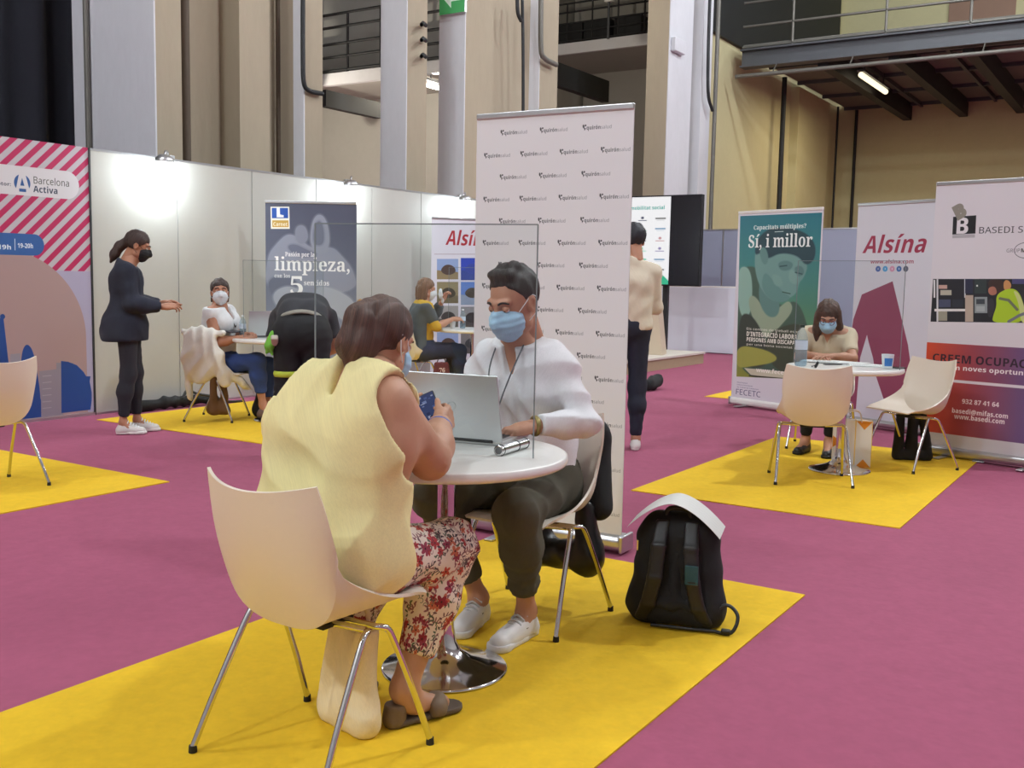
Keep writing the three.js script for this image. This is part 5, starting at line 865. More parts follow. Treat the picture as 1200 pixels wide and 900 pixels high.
// standing woman in a dark blazer
{
  const { g } = person('standing woman in a dark blazer and leggings with white trainers and a black mask', [5.27, 0.002, -7.13], 0.76, 0.65);
  const J = standJ({ chest: [0, 1.24, -0.01], neck: [0, 1.4, 0.01], head: [0, 1.525, 0.085], look: nrm3([0.0, -0.32, 1]), shL: [0.15, 1.32, 0], shR: [-0.15, 1.32, 0], elL: [0.19, 1.06, 0.03], elR: [-0.19, 1.06, 0.04], wrL: [0.06, 1.06, 0.25], wrR: [-0.1, 1.04, 0.27], anL: [0.075, 0.09, 0.05], toeL: [0.08, 0.03, 0.22], anR: [-0.075, 0.09, -0.05], toeR: [-0.08, 0.03, 0.12], knR: [-0.085, 0.49, -0.0], knL: [0.085, 0.49, 0.04] });
  const o = { ...FAR, g: 0.86, armG: 0.85, legG: 0.84, headS: 0.93, skin: skinC, handR: { f: [0.15, 0.05, 1], n: [0.5, -0.8, 0], curl: [0.1, 0.35, 0.5, 0.6], thumb: 0.3, s: 0.95 }, handL: hand([-0.2, 0.1, 1], [-0.4, -0.8, 0], 0.3) };
  part('body', bodyGeometry(J, o), skinC, g);
  trousersOn(g, J, clothMat([28, 30, 40], 0.85), { g: 0.85, inf: 0.008, to: 1.86, amp: 0.002 });
  topOn(g, J, darkCloth, { name: 'blazer', g: 0.88, inf: 0.028, arm: 1.9, armG: 0.9, hem: 0.17, neckUp: -0.01, vee: 0.1, extra: [ell([0, 0.84, -0.03], [0.215, 0.24, 0.19])] });
  for (const L of ['L', 'R']) shoe(g, J['an' + L], J['toe' + L], 0.002, whiteShoe, plain(0xe4e2de, 0.6), { len: 0.25, cell: 0.009, laces: loopMat });
  hairOn(g, J, o, [capHair(), { k: 0.03, p: [cap([0, 0.0, -0.11], [0.0, -0.05, -0.14], 0.034, 0.036), cap([0, -0.05, -0.14], [0, -0.13, -0.16], 0.04, 0.036), cap([0, -0.13, -0.16], [0, -0.2, -0.17], 0.034, 0.016)] }], hairMat([56, 38, 34], 0.4), { wobble: strands, kg: 0.02 });
  mask(g, J, o, maskBlack, loopDark); eyes(g, J, o, 0.6, hairDark);
}
// seated woman in a white vest
{
  const { g } = person('seated woman in a white sleeveless top and blue jeans looking up, white mask', [6.28, 0, -7.24], 0.36, 0.93);
  const J = seatedJ({ neck: [0.0, 1.03, 0.03], head: [-0.01, 1.15, 0.04], look: nrm3([-0.8, 0.14, 0.5]), shL: [0.155, 0.965, 0.03], shR: [-0.155, 0.965, 0.03], elR: [-0.2, 0.71, 0.1], wrR: [-0.12, 0.75, 0.27], elL: [0.19, 0.74, 0.1], wrL: [0.02, 0.78, 0.27], knR: [-0.07, 0.55, 0.43], knL: [0.1, 0.5, 0.45], anR: [-0.05, 0.15, 0.47], toeR: [-0.06, 0.06, 0.64], anL: [0.1, 0.1, 0.44], toeL: [0.1, 0.03, 0.6], bust: 1 });
  const o = { ...FAR, g: 0.95, armG: 1.0, legG: 0.95, headS: 0.95, skin: skinC, handR: hand([0.2, 0.1, 1], [0.3, -0.8, 0], 0.5), handL: hand([-0.5, 0.1, 1], [0, -1, 0], 0.5) };
  part('body', bodyGeometry(J, o), skinC, g);
  topOn(g, J, clothMat([222, 224, 226], 0.85), { name: 'vest', g: 0.95, inf: 0.014, arm: 0, hem: 0.06, neckUp: 0.0, vee: 0.12 });
  trousersOn(g, J, clothMat([44, 66, 122], 0.9), { g: 0.97, inf: 0.01, to: 1.72 });
  for (const L of ['L', 'R']) shoe(g, J['an' + L], J['toe' + L], L === 'R' ? 0.04 : 0.006, clothMat([104, 84, 82], 0.7), plain(0x4a3f3d, 0.7), { len: 0.25, cell: 0.009, top: 0.08 });
  const hr = hairOn(g, J, o, [capHair(), { k: 0.03, p: [ell([0, 0.06, -0.12], [0.05, 0.05, 0.04]), cap([-0.07, 0.0, -0.02], [-0.075, -0.08, -0.03], 0.018, 0.012), cap([0.07, 0.0, -0.02], [0.075, -0.08, -0.03], 0.018, 0.012)] }], hairMat([58, 42, 36], 0.4), { wobble: strands });
  mask(g, J, o, maskWhite, loopMat); eyes(g, J, o, 0.2, hairDark);
  part('neck_cord', tube([[0.05, 1.02, 0.07], [0.045, 0.94, 0.15], [0.01, 0.84, 0.18], [-0.03, 0.94, 0.15], [-0.05, 1.02, 0.07]], 0.004, 24, 6), plain(0x4a3c34, 0.8), g);
}
// person bent over, seen from behind
{
  const { g } = person('person in black bent forward, seen from behind, with a green glove at the hip', [5.25, 0.002, -5.17], 0.74, -0.67);
  const J = standJ({ pelvis: [0, 0.9, 0], chest: [0, 1.06, 0.3], waist: [0, 1.02, 0.14], neck: [0, 1.0, 0.46], head: [0, 0.92, 0.58], look: nrm3([0, -0.9, 0.5]), shL: [0.175, 1.0, 0.38], shR: [-0.175, 1.0, 0.38], elL: [0.24, 0.8, 0.36], elR: [-0.24, 0.8, 0.36], wrL: [0.16, 0.72, 0.56], wrR: [-0.16, 0.72, 0.56], hipL: [0.095, 0.87, 0], hipR: [-0.095, 0.87, 0], knL: [0.11, 0.47, 0.02], knR: [-0.11, 0.47, 0.02], anL: [0.12, 0.09, -0.02], anR: [-0.12, 0.09, -0.02], toeL: [0.14, 0.03, 0.15], toeR: [-0.14, 0.03, 0.15], front: [0, -0.6, 0.8] });
  const o = { ...FAR, g: 0.92, armG: 0.95, legG: 0.95, skin: skinB, handL: hand([-0.1, -0.3, 1], [-0.6, -0.6, 0], 0.5), handR: hand([0.1, -0.3, 1], [0.6, -0.6, 0], 0.5) };
  part('body', bodyGeometry(J, o), skinB, g);
  topOn(g, J, clothMat([46, 47, 52], 0.9), { name: 'polo_shirt', g: 0.94, inf: 0.016, arm: 0.75, armG: 1.0, hem: -0.07, neckUp: 0.0 });
  const tr = trousersOn(g, J, blackCloth, { g: 1.0, inf: 0.018, to: 1.95, waist: 0.09, amp: 0.005 });
  part('belt', new THREE.TorusGeometry(0.158, 0.012, 8, 40).scale(1.12, 0.9, 1.6).applyMatrix4(mat(basis(sub3(J.waist, J.pelvis)), add3(J.pelvis, [0, 0.055, 0.055]))), plain(0x8d8a80, 0.6), tr);
  part('work_glove', net([{ k: 0.02, p: [cap([0.19, 0.9, -0.05], [0.22, 0.82, -0.06], 0.03, 0.036), cap([0.22, 0.82, -0.06], [0.2, 0.76, -0.07], 0.012, 0.01), cap([0.22, 0.82, -0.06], [0.24, 0.77, -0.06], 0.012, 0.01)] }], 0.008, { kg: 0 }), plain(0x6cb43a, 0.7), tr);
  part('glove_cuff', at(rbox(0.05, 0.04, 0.1, 0.012), 0.18, 0.86, -0.1, 0.6), plain(0xb9b4a6, 0.7), tr);
  part('knee_tape', at(new THREE.TorusGeometry(0.088, 0.012, 6, 20).scale(1, 1, 2), 0.1, 0.62, 0.01, Math.PI / 2), plain(0xb7cc3e, 0.6), tr);
  for (const L of ['L', 'R']) shoe(g, J['an' + L], J['toe' + L], 0.002, plain(0x1c1c1e, 0.6), plain(0x101012, 0.7), { len: 0.28, cell: 0.009 });
  hairOn(g, J, o, [capHair()], hairDark, { wobble: strands }); 
}
// seated woman in a mustard shirt
{
  const { g } = person('seated woman in a mustard shirt and grey jacket with bobbed hair, raising a white cloth', [9.02, 0, -7.07], 0.8, 0.6);
  const J = seatedJ({ neck: [0, 1.06, 0.04], head: [0, 1.185, 0.08], look: nrm3([0.0, -0.15, 1]), elR: [-0.2, 0.78, 0.14], wrR: [-0.1, 0.86, 0.36], elL: [0.2, 0.84, 0.2], wrL: [0.06, 1.06, 0.28] });
  const o = { ...FAR, cell: 0.02, g: 0.9, armG: 0.9, legG: 0.95, headS: 0.93, skin: skinB, handR: hand([0.1, 0, 1], [0.3, -0.8, 0], 0.5), handL: hand([-0.4, 0.8, 0.3], [-0.6, 0, 0.5], 0.6) };
  part('body', bodyGeometry(J, o), skinB, g);
  topOn(g, J, clothMat([196, 158, 44], 0.85), { g: 0.92, inf: 0.014, arm: 1.1, hem: 0.03, neckUp: 0.0, vee: 0.07 });
  const nd = [0, 1, 0]; const jk = [{ k: 0.04, p: trunk(J, 0.03, 0.94), cut: [[[0, 1.03, 0], nd], [[0, 0, 0.035], [0, 0, 1]], [[0, 0.5, 0], [0, -1, 0]]] }, { k: 0.03, p: armP(J, 'L', 0.022, 0.95, 1.8), cut: [cutAt(J.elL, J.wrL, 0.8)] }, { k: 0.03, p: armP(J, 'R', 0.022, 0.95, 0.6) }];
  part('jacket', net(jk, 0.015, { kg: 0.02, wobble: folds(0.004, 30) }), clothMat([78, 84, 88], 0.9), g);
  trousersOn(g, J, clothMat([38, 48, 74], 0.9), { g: 1.0, inf: 0.014, to: 1.9 });
  for (const L of ['L', 'R']) shoe(g, J['an' + L], J['toe' + L], 0.006, plain(0x2a2a30, 0.6), plain(0x202024, 0.7), { len: 0.25, cell: 0.01 });
  hairOn(g, J, o, [capHair(), { k: 0.03, p: [cap([0.07, 0.03, -0.03], [0.075, -0.11, -0.03], 0.03, 0.028), cap([-0.07, 0.03, -0.03], [-0.075, -0.11, -0.03], 0.03, 0.028), cap([0.04, 0.0, -0.09], [0.04, -0.12, -0.08], 0.04, 0.03), cap([-0.04, 0, -0.09], [-0.04, -0.12, -0.08], 0.04, 0.03)] }], hairMat([118, 88, 66], 0.35), { wobble: strands, kg: 0.02 });
  mask(g, J, o, maskWhite, loopMat);
  part('handkerchief', net([{ k: 0.02, p: [ell([0.0, 1.14, 0.24], [0.05, 0.06, 0.02]), ell([0.02, 1.08, 0.27], [0.03, 0.06, 0.015])] }], 0.008, { kg: 0.01, wobble: folds(0.004, 80) }), maskWhite, g);
}
// standing man in a cream jumper
{
  const { g } = person('standing man in a cream jumper and dark jeans seen from behind, beside the logo banner', [7.11, 0.002, -3.54], 0.78, -0.62);
  const J = standJ({ pelvis: [0, 0.97, 0], chest: [0, 1.3, -0.01], neck: [0, 1.48, -0.01], head: [-0.035, 1.625, 0.03], look: nrm3([0.25, -0.12, 1]), shL: [0.18, 1.39, -0.01], shR: [-0.18, 1.39, -0.01], elL: [0.23, 1.12, 0.04], elR: [-0.23, 1.12, 0.04], wrL: [0.1, 1.1, 0.28], wrR: [-0.1, 1.1, 0.28], hipL: [0.09, 0.93, 0], hipR: [-0.09, 0.93, 0], knL: [0.1, 0.5, 0.02], knR: [-0.1, 0.5, 0.02], anL: [0.11, 0.09, -0.03], anR: [-0.1, 0.09, 0.02], toeL: [0.14, 0.03, 0.14], toeR: [-0.14, 0.03, 0.19] });
  const o = { ...FAR, g: 0.95, armG: 0.95, headS: 1.0, skin: skinB, handL: hand([-0.2, 0.2, 1], [-0.7, 0.3, 0], 0.6), handR: hand([0.2, 0.2, 1], [0.7, 0.3, 0], 0.6) };
  part('body', bodyGeometry(J, o), skinB, g);
  topOn(g, J, clothMat([216, 206, 186], 0.9), { name: 'jumper', g: 0.97, inf: 0.018, arm: 1.9, hem: 0.02, neckUp: 0.01 });
  trousersOn(g, J, clothMat([32, 36, 52], 0.9), { g: 0.92, inf: 0.01, to: 1.95 });
  for (const L of ['L', 'R']) shoe(g, J['an' + L], J['toe' + L], 0.002, whiteShoe, plain(0xe6e4e0, 0.6), { len: 0.28, cell: 0.009, hi: 0.09, top: 0.115 });
  hairOn(g, J, o, [{ k: 0.02, p: [ell([0, 0.045, -0.02], [0.086, 0.1, 0.106])], sub: [ell([0, -0.05, 0.09], [0.12, 0.1, 0.1]), ell([0, -0.13, 0.0], [0.12, 0.085, 0.12])], ks: 0.012 }], hairMat([30, 30, 40], 0.3), { wobble: strands });
}
// seated woman in a beige top
{
  const { g } = person('seated woman in a beige V-neck top with long brown hair, reading at the bottle table', [8.22, 0, -2.30], -0.97, 0.22);
  const J = seatedJ({ chest: [0, 0.84, 0.06], neck: [0, 0.985, 0.12], head: [0.0, 1.075, 0.2], look: nrm3([0, -0.55, 1]), shL: [0.155, 0.915, 0.11], shR: [-0.155, 0.915, 0.11], elL: [0.2, 0.76, 0.28], elR: [-0.2, 0.76, 0.28], wrL: [0.05, 0.785, 0.48], wrR: [-0.07, 0.785, 0.46], anL: [0.06, 0.12, 0.36], toeL: [0.05, 0.04, 0.52], anR: [-0.12, 0.11, 0.28], toeR: [-0.17, 0.05, 0.42], knL: [0.09, 0.5, 0.42], knR: [-0.1, 0.5, 0.4] });
  const o = { ...FAR, g: 0.9, armG: 0.88, legG: 0.9, headS: 0.95, skin: skinB, handL: hand([-0.7, 0, 0.7], [0, -1, 0], 0.3), handR: hand([0.6, 0, 0.8], [0, -1, 0], 0.3) };
  part('body', bodyGeometry(J, o), skinB, g);
  topOn(g, J, clothMat([206, 190, 164], 0.9), { g: 0.92, inf: 0.014, arm: 0.72, hem: 0.05, neckUp: -0.01, vee: 0.15 });
  trousersOn(g, J, blackCloth, { g: 0.92, inf: 0.008, to: 1.9 });
  for (const L of ['L', 'R']) shoe(g, J['an' + L], J['toe' + L], 0.008, plain(0x17181b, 0.35), plain(0x0e0e10, 0.6), { len: 0.25, cell: 0.009, hi: 0.12, top: 0.15 });
  hairOn(g, J, o, [{ k: 0.02, p: [ell([0, 0.042, -0.02], [0.09, 0.102, 0.108])], sub: [ell([0, -0.06, 0.085], [0.062, 0.1, 0.1])], ks: 0.015 }, { k: 0.03, p: [cap([-0.075, 0.04, 0.02], [-0.085, -0.1, 0.04], 0.032, 0.034), cap([-0.085, -0.1, 0.04], [-0.085, -0.27, 0.075], 0.034, 0.02), cap([0.075, 0.04, 0.0], [0.085, -0.1, -0.01], 0.03, 0.03), cap([0.085, -0.1, -0.01], [0.085, -0.2, -0.04], 0.03, 0.02), cap([0, 0, -0.1], [0, -0.18, -0.12], 0.05, 0.04)] }], hairMat([78, 54, 42], 0.45), { wobble: strands, kg: 0.02 });
  mask(g, J, o, maskBlue, loopMat); eyes(g, J, o, 0.8, hairDark);
  { const hm = mat(basis(J.look), J.head, o.headS); part('glasses', merge([0.032, -0.032].map((x) => new THREE.TorusGeometry(0.021, 0.0028, 6, 20).translate(x, 0.002, 0.106).applyMatrix4(hm)).concat([rod(V(-0.011, 0.004, 0.107).applyMatrix4(hm), V(0.011, 0.004, 0.107).applyMatrix4(hm), 0.002, 6)])), plain(0x6a1f30, 0.3), g); }
}
// ---------------------------------------------------------------- things on and around the tables
const silver = plain(0xc2c4c6, 0.32, 0.75), keysM = plain(0x2a2b2e, 0.6), TOP = 0.752;
function laptop(label, pos, fx, fz, W, D, lidAngle, screenMat) {      // local +z points to the user
  const g = thing('laptop', label, 'laptop', pos, face(fx, fz));
  part('base', at(rbox(W, 0.016, D, 0.005), 0, 0.008, D / 2), silver, g);
  const kb = part('keyboard', at(rbox(W * 0.86, 0.002, D * 0.45, 0.001), 0, 0.0165, D * 0.36), plain(0x3c3d40, 0.6), g);
  for (let r = 0; r < 5; r++) for (let c = 0; c < 13; c++) part('key', at(new THREE.BoxGeometry(W * 0.058, 0.002, D * 0.075), (c - 6) * W * 0.064, 0.018, D * 0.19 + r * D * 0.088), keysM, kb);
  part('trackpad', at(rbox(W * 0.3, 0.001, D * 0.26, 0.0005), 0, 0.0165, D * 0.8), plain(0xb4b6b8, 0.3, 0.5), g);
  const lid = part('lid', at(at(rbox(W, D * 0.97, 0.007, 0.004), 0, D * 0.485, 0), 0, 0.014, 0.002, -lidAngle), silver, g);
  part('display', at(at(new THREE.PlaneGeometry(W * 0.94, D * 0.86), 0, D * 0.5, 0.0042), 0, 0.014, 0.002, -lidAngle), screenMat, lid);
  part('lid_emblem', at(at(new THREE.TorusGeometry(0.014, 0.0018, 6, 24), 0, D * 0.5, -0.0036), 0, 0.014, 0.002, -lidAngle), plain(0xb9bbbd, 0.3, 0.75), lid);
  part('hinge', at(new THREE.CylinderGeometry(0.006, 0.006, W * 0.8, 10), 0, 0.013, 0, 0, 0, Math.PI / 2), M.darkSteel, g);
  return g;
}
const lapScreen = plain(0x101114, 0.2, 0, { emissive: 0xbcd0e6, emissiveIntensity: 0.5 });
laptop('open silver laptop seen from behind its lid, before the man in white', [2.835, TOP, -2.06], 0.98, -0.18, 0.355, 0.245, 0.24, lapScreen);
laptop('open grey laptop beside the woman in the white vest', [6.51, TOP, -6.84], 0.5, -0.86, 0.34, 0.24, 0.2, lapScreen);
{ // phone in the hands of the woman
  const g = thing('mobile_phone', 'smartphone with a lit blue screen held by the yellow-bloused woman', 'phone', [2.555, 0.885, -1.955], face(-0.92, 0.35));
  const m = canvasTex(128, 256, (x) => { x.fillStyle = '#3f4f86'; x.fillRect(0, 0, 128, 256); const r = mulberry(3); for (let i = 0; i < 40; i++) { x.fillStyle = ['#8fa3d8', '#c4cdea', '#5a6fb0', '#2c3868'][(r() * 4) | 0]; x.fillRect(r() * 110, r() * 240, 10 + r() * 24, 5 + r() * 16); } });
  part('case', at(rbox(0.075, 0.152, 0.009, 0.004), 0, 0, 0, -0.45, 0, 0.5), plain(0x17181c, 0.4), g);
  part('screen', at(at(new THREE.PlaneGeometry(0.068, 0.144), 0, 0, 0.005), 0, 0, 0, -0.45, 0, 0.5), plain(0x0a0a0e, 0.55, 0, { emissive: 0xffffff, emissiveMap: m, emissiveIntensity: 0.9, specularIntensity: 0.2 }), g);
}
{ // steel tube
  const g = thing('steel_tube', 'polished steel tube lying on the round white table', 'tube', [2.80, TOP + 0.0175, -1.80], Math.atan2(0.10, 0.98));
  part('barrel', at(lathe([[0.012, -0.1], [0.0175, -0.1], [0.0175, 0.095], [0.015, 0.1], [0, 0.1]], 28), 0, 0, 0, 0, 0, -Math.PI / 2), plain(0xd9dadb, 0.16, 1), g);
  part('open_end', at(new THREE.CylinderGeometry(0.0125, 0.0125, 0.004, 20), -0.096, 0, 0, 0, 0, Math.PI / 2), plain(0x77797c, 0.5, 0.4), g);
  for (const x of [-0.086, 0.02, 0.088]) part('ring', at(new THREE.TorusGeometry(0.0176, 0.0016, 6, 28), x, 0, 0, 0, Math.PI / 2), M.darkSteel, g);
}
// ---- bags
const blackFabric = clothMat([20, 21, 24], 0.85), blackShiny = clothMat([26, 27, 30], 0.5);
{
  const g = thing('backpack', 'black backpack with a teal strap patch standing on the yellow carpet', 'backpack', [3.575, 0.007, -1.535], face(-0.96, 0.27));
  part('body', net([{ k: 0.05, p: [cap([-0.1, 0.07, -0.02], [0.1, 0.07, -0.02], 0.085), cap([-0.1, 0.07, -0.02], [-0.09, 0.32, -0.03], 0.085, 0.07), cap([0.1, 0.07, -0.02], [0.09, 0.32, -0.03], 0.085, 0.07), cap([-0.07, 0.36, -0.03], [0.07, 0.36, -0.03], 0.07), cap([0, 0.1, -0.03], [0, 0.34, -0.03], 0.09, 0.075)], cut: [[[0, 0.002, 0], [0, -1, 0]]] }], 0.009, { kg: 0, wobble: folds(0.004, 30, [0.6, 0.7, 0.4], 2) }), blackFabric, g);
  part('front_pocket', net([{ k: 0.03, p: [cap([-0.08, 0.09, 0.05], [0.08, 0.09, 0.05], 0.028), cap([-0.08, 0.09, 0.05], [-0.08, 0.28, 0.03], 0.028, 0.022), cap([0.08, 0.09, 0.05], [0.08, 0.28, 0.03], 0.028, 0.022), cap([0, 0.1, 0.05], [0, 0.28, 0.03], 0.03, 0.024)] }], 0.008, { kg: 0, wobble: folds(0.003, 40) }), blackFabric, g);
  for (const s of [1, -1]) { const st = part('shoulder_strap', net([{ k: 0.01, p: [[0.055, 0.4, 0.03], [0.06, 0.32, 0.085], [0.07, 0.2, 0.1], [0.095, 0.09, 0.085], [0.12, 0.03, 0.06]].map((p, i, a) => i ? [-0.02, -0.01, 0, 0.01, 0.02].map((o) => cap([s * (a[i - 1][0] + o), a[i - 1][1], a[i - 1][2]], [s * (p[0] + o), p[1], p[2]], 0.009, 0.009)) : []).flat() }], 0.006, { kg: 0 }), blackShiny, g); if (s > 0) part('teal_patch', at(rbox(0.05, 0.075, 0.006, 0.002), 0.07, 0.225, 0.112, 0.1), clothMat([26, 74, 84], 0.6), st); }
  part('carry_handle', tube([[-0.05, 0.4, 0.0], [-0.035, 0.446, 0.0], [0.035, 0.446, 0.0], [0.05, 0.4, 0.0]], 0.011, 20, 8), blackShiny, g);
  part('loose_strap', tube([[0.12, 0.03, 0.05], [0.19, 0.1, 0.03], [0.24, 0.07, 0.05], [0.22, 0.012, 0.08], [0.15, 0.01, 0.08], [0.05, 0.012, 0.09], [-0.08, 0.012, 0.09]], 0.007, 50, 6), blackShiny, g);
  part('buckle', at(rbox(0.035, 0.018, 0.03, 0.005), 0.2, 0.012, 0.075), plain(0x111214, 0.35), g);
  part('zip_pull', at(rbox(0.006, 0.04, 0.004, 0.001), -0.15, 0.3, 0.03), M.chrome, g);
  // sheet of paper lying over it
  const w = 0.37, sh = new THREE.BoxGeometry(w, 0.0015, 0.21, 30, 1, 4), p = sh.attributes.position;
  for (let i = 0; i < p.count; i++) { const x = p.getX(i), t = x / (w / 2); p.setY(i, p.getY(i) + 0.476 - 0.11 * Math.pow(Math.abs(t + 0.04), 1.7)); p.setX(i, x * 0.94 - 0.006); }
  sh.computeVertexNormals();
  const pg = solid('magazine', sh, mottled([206, 206, 202], 0.12, 0.05, { repeat: [6, 6], rough: 0.5 }), 'pale printed magazine draped over the top of the black backpack', 'magazine'); pg.position.copy(g.position).add(V(0, 0.012, 0)); pg.rotation.y = g.rotation.y;
}
{
  const g = thing('tote_bag', 'crumpled cream tote bag standing between the legs of the seated woman', 'bag', [2.16, 0.007, -1.94], face(1, 0.2));
  part('body', net([{ k: 0.03, p: [cap([-0.075, 0.03, 0], [0.075, 0.03, 0], 0.045), cap([-0.075, 0.03, 0], [-0.07, 0.29, 0.01], 0.045, 0.03), cap([0.075, 0.03, 0], [0.07, 0.29, 0.01], 0.045, 0.03), cap([0, 0.05, 0], [0, 0.29, 0.01], 0.06, 0.035)], cut: [[[0, 0.001, 0], [0, -1, 0]], [[0, 0.31, 0], [0, 1, 0.1]]] }], 0.008, { kg: 0, wobble: folds(0.008, 26, [0.9, 0.5, 0.4], 4) }), clothMat([232, 216, 180], 0.85), g);
  part('red_trim', at(rbox(0.16, 0.014, 0.06, 0.005), 0, 0.312, 0.01), clothMat([170, 44, 40], 0.8), g);
  for (const z of [-0.02, 0.035]) part('handle', tube([[-0.05, 0.3, z], [-0.03, 0.355, z], [0.03, 0.355, z], [0.05, 0.3, z]], 0.007, 16, 6), clothMat([222, 204, 170], 0.85), g);
}
solid('jacket', net([{ k: 0.05, p: [cap([3.60, 0.72, -1.93], [3.60, 0.72, -2.18], 0.05), cap([3.61, 0.7, -1.92], [3.56, 0.42, -1.87], 0.055, 0.06), cap([3.61, 0.7, -2.15], [3.6, 0.4, -2.15], 0.05, 0.06)] }], 0.012, { kg: 0, wobble: folds(0.007, 26) }), blackFabric, 'black jacket hung over the back of the man’s chair', 'jacket');
{
  const g = thing('shoulder_bag', 'black leather bag hanging behind the seat of the man in white', 'bag', [3.50, 0.16, -2.0], face(-1, 0));
  part('body', net([{ k: 0.05, p: [cap([-0.11, 0.06, 0], [0.11, 0.06, 0], 0.06), cap([-0.12, 0.06, 0], [-0.1, 0.26, 0], 0.06, 0.04), cap([0.12, 0.06, 0], [0.1, 0.26, 0], 0.06, 0.04)] }], 0.01, { kg: 0, wobble: folds(0.005, 26) }), clothMat([18, 18, 20], 0.4), g);
  part('strap', tube([[-0.1, 0.25, 0], [-0.06, 0.42, -0.06], [0.06, 0.42, -0.06], [0.1, 0.25, 0]], 0.009, 24, 6), blackShiny, g);
}
// ---- around the white-vest woman
solid('white_jacket', net([{ k: 0.06, p: [cap([6.03, 0.8, -7.38], [6.12, 0.8, -6.99], 0.03), ell([6.045, 0.6, -7.18], [0.075, 0.26, 0.2], [[0.97, 0, -0.23], [0, 1, 0], [0.23, 0, 0.97]]), cap([6.03, 0.6, -7.32], [6.02, 0.22, -7.3], 0.05, 0.03), cap([6.1, 0.6, -7.02], [6.13, 0.36, -6.97], 0.06, 0.05), cap([6.16, 0.45, -6.98], [6.36, 0.3, -6.91], 0.05, 0.03)] }], 0.013, { kg: 0, wobble: folds(0.011, 26, [1, 0.25, 0.9], 5) }), clothMat([226, 224, 216], 0.85), 'white jacket draped over the chair of the woman in the vest', 'jacket');
{
  const g = thing('brown_bag', 'brown suede bag hanging at the chair under the white jacket', 'bag', [6.13, 0.06, -7.06], face(-0.55, 0.84));
  part('body', net([{ k: 0.04, p: [cap([-0.06, 0.06, 0], [0.06, 0.05, 0], 0.04), cap([-0.05, 0.05, 0], [-0.03, 0.36, 0], 0.04, 0.03), cap([0.06, 0.05, 0], [0.04, 0.36, 0], 0.04, 0.03)] }], 0.012, { kg: 0, wobble: folds(0.006, 26) }), clothMat([98, 68, 40], 0.9), g);
  part('strap', tube([[-0.03, 0.36, 0], [0, 0.44, 0.0], [0.04, 0.36, 0]], 0.008, 12, 6), clothMat([84, 58, 34], 0.9), g);
}
{
  const g = thing('backpack', 'small black backpack with white marking beside the chair with the white jacket', 'backpack', [6.66, 0.007, -6.97], face(-0.6, 0.8));
  part('body', net([{ k: 0.05, p: [cap([-0.08, 0.07, 0], [0.08, 0.07, 0], 0.07), cap([-0.08, 0.07, 0], [-0.06, 0.27, 0], 0.07, 0.05), cap([0.08, 0.07, 0], [0.06, 0.27, 0], 0.07, 0.05), cap([-0.05, 0.3, 0], [0.05, 0.3, 0], 0.045)], cut: [[[0, 0.001, 0], [0, -1, 0]]] }], 0.012, { kg: 0 }), blackFabric, g);
  part('marking', merge([at(rbox(0.05, 0.009, 0.004, 0.001), 0.05, 0.18, 0.072, 0, 0, 0.8), at(rbox(0.05, 0.009, 0.004, 0.001), 0.05, 0.18, 0.072, 0, 0, -0.8)]), plain(0xd8d8d8, 0.6), g);
  part('handle', tube([[-0.03, 0.33, 0], [0, 0.375, 0], [0.03, 0.33, 0]], 0.008, 12, 6), blackShiny, g);
}
function bottle(label, pos, h, r, cap_, liquid) {
  const g = thing('water_bottle', label, 'bottle', pos);
  part('bottle_body', lathe([[0, 0.002], [r * 0.9, 0.002], [r, h * 0.05], [r, h * 0.3], [r * 0.94, h * 0.34], [r, h * 0.38], [r, h * 0.66], [r * 0.75, h * 0.8], [r * 0.4, h * 0.9], [r * 0.38, h * 0.94]], 24), plain(0xe9f2f6, 0.08, 0, { transmission: 0.9, thickness: 0, ior: 1.3 }), g);
  part('label_band', lathe([[r * 1.015, h * 0.4], [r * 1.015, h * 0.62]], 24), plain(0xc3d2e2, 0.5, 0, { side: THREE.DoubleSide }), g);
  part('water', lathe([[0, 0.004], [r * 0.88, 0.004], [r * 0.96, h * 0.06], [r * 0.96, h * 0.3], [r * 0.96, h * 0.55], [0, h * 0.55]], 20), plain(0xd8e6ee, 0.05, 0, { transmission: 0.9, thickness: 0 }), g);
  part('cap', at(new THREE.CylinderGeometry(r * 0.42, r * 0.42, h * 0.07, 18), 0, h * 0.965, 0), cap_, g);
  return g;
}
const capWhite = plain(0xe2e6ea, 0.5), capGreen = plain(0x24352c, 0.5);
bottle('small water bottle by the grey laptop', [6.36, TOP, -6.99], 0.2, 0.03, capWhite);
{ const g = thing('tablet', 'dark tablet held by the woman in the white vest', 'tablet', [6.27, 0.81, -7.03], face(0.36, 0.93)); part('case', at(rbox(0.2, 0.01, 0.13, 0.004), 0, 0, 0, 0.1), plain(0x2a2a34, 0.4), g); part('screen', at(at(new THREE.PlaneGeometry(0.18, 0.115), 0, 0, 0.0055), 0, 0, 0, -Math.PI / 2 + 0.1), plain(0x14141c, 0.15), g); }
// ---- black equipment bag and cable along the partition
solid('equipment_bag', net([{ k: 0.04, p: [cap([5.95, 0.06, -8.14], [6.75, 0.06, -8.14], 0.055, 0.05), cap([6.4, 0.08, -8.12], [7.0, 0.05, -8.1], 0.045, 0.045)], cut: [[[0, 0.001, 0], [0, -1, 0]]] }], 0.014, { kg: 0, wobble: folds(0.01, 22, [1, 0.3, 0.5]) }), blackFabric, 'long black equipment bag lying at the foot of the partition', 'bag');
solid('cable', tube([[6.55, 0.1, -8.05], [6.62, 0.17, -8.06], [6.72, 0.13, -8.02], [6.9, 0.09, -8.0], [7.05, 0.03, -8.0], [7.3, 0.008, -8.02]], 0.014, 40, 6), blackShiny, 'black cable bundle spilling over the equipment bag', 'cable');
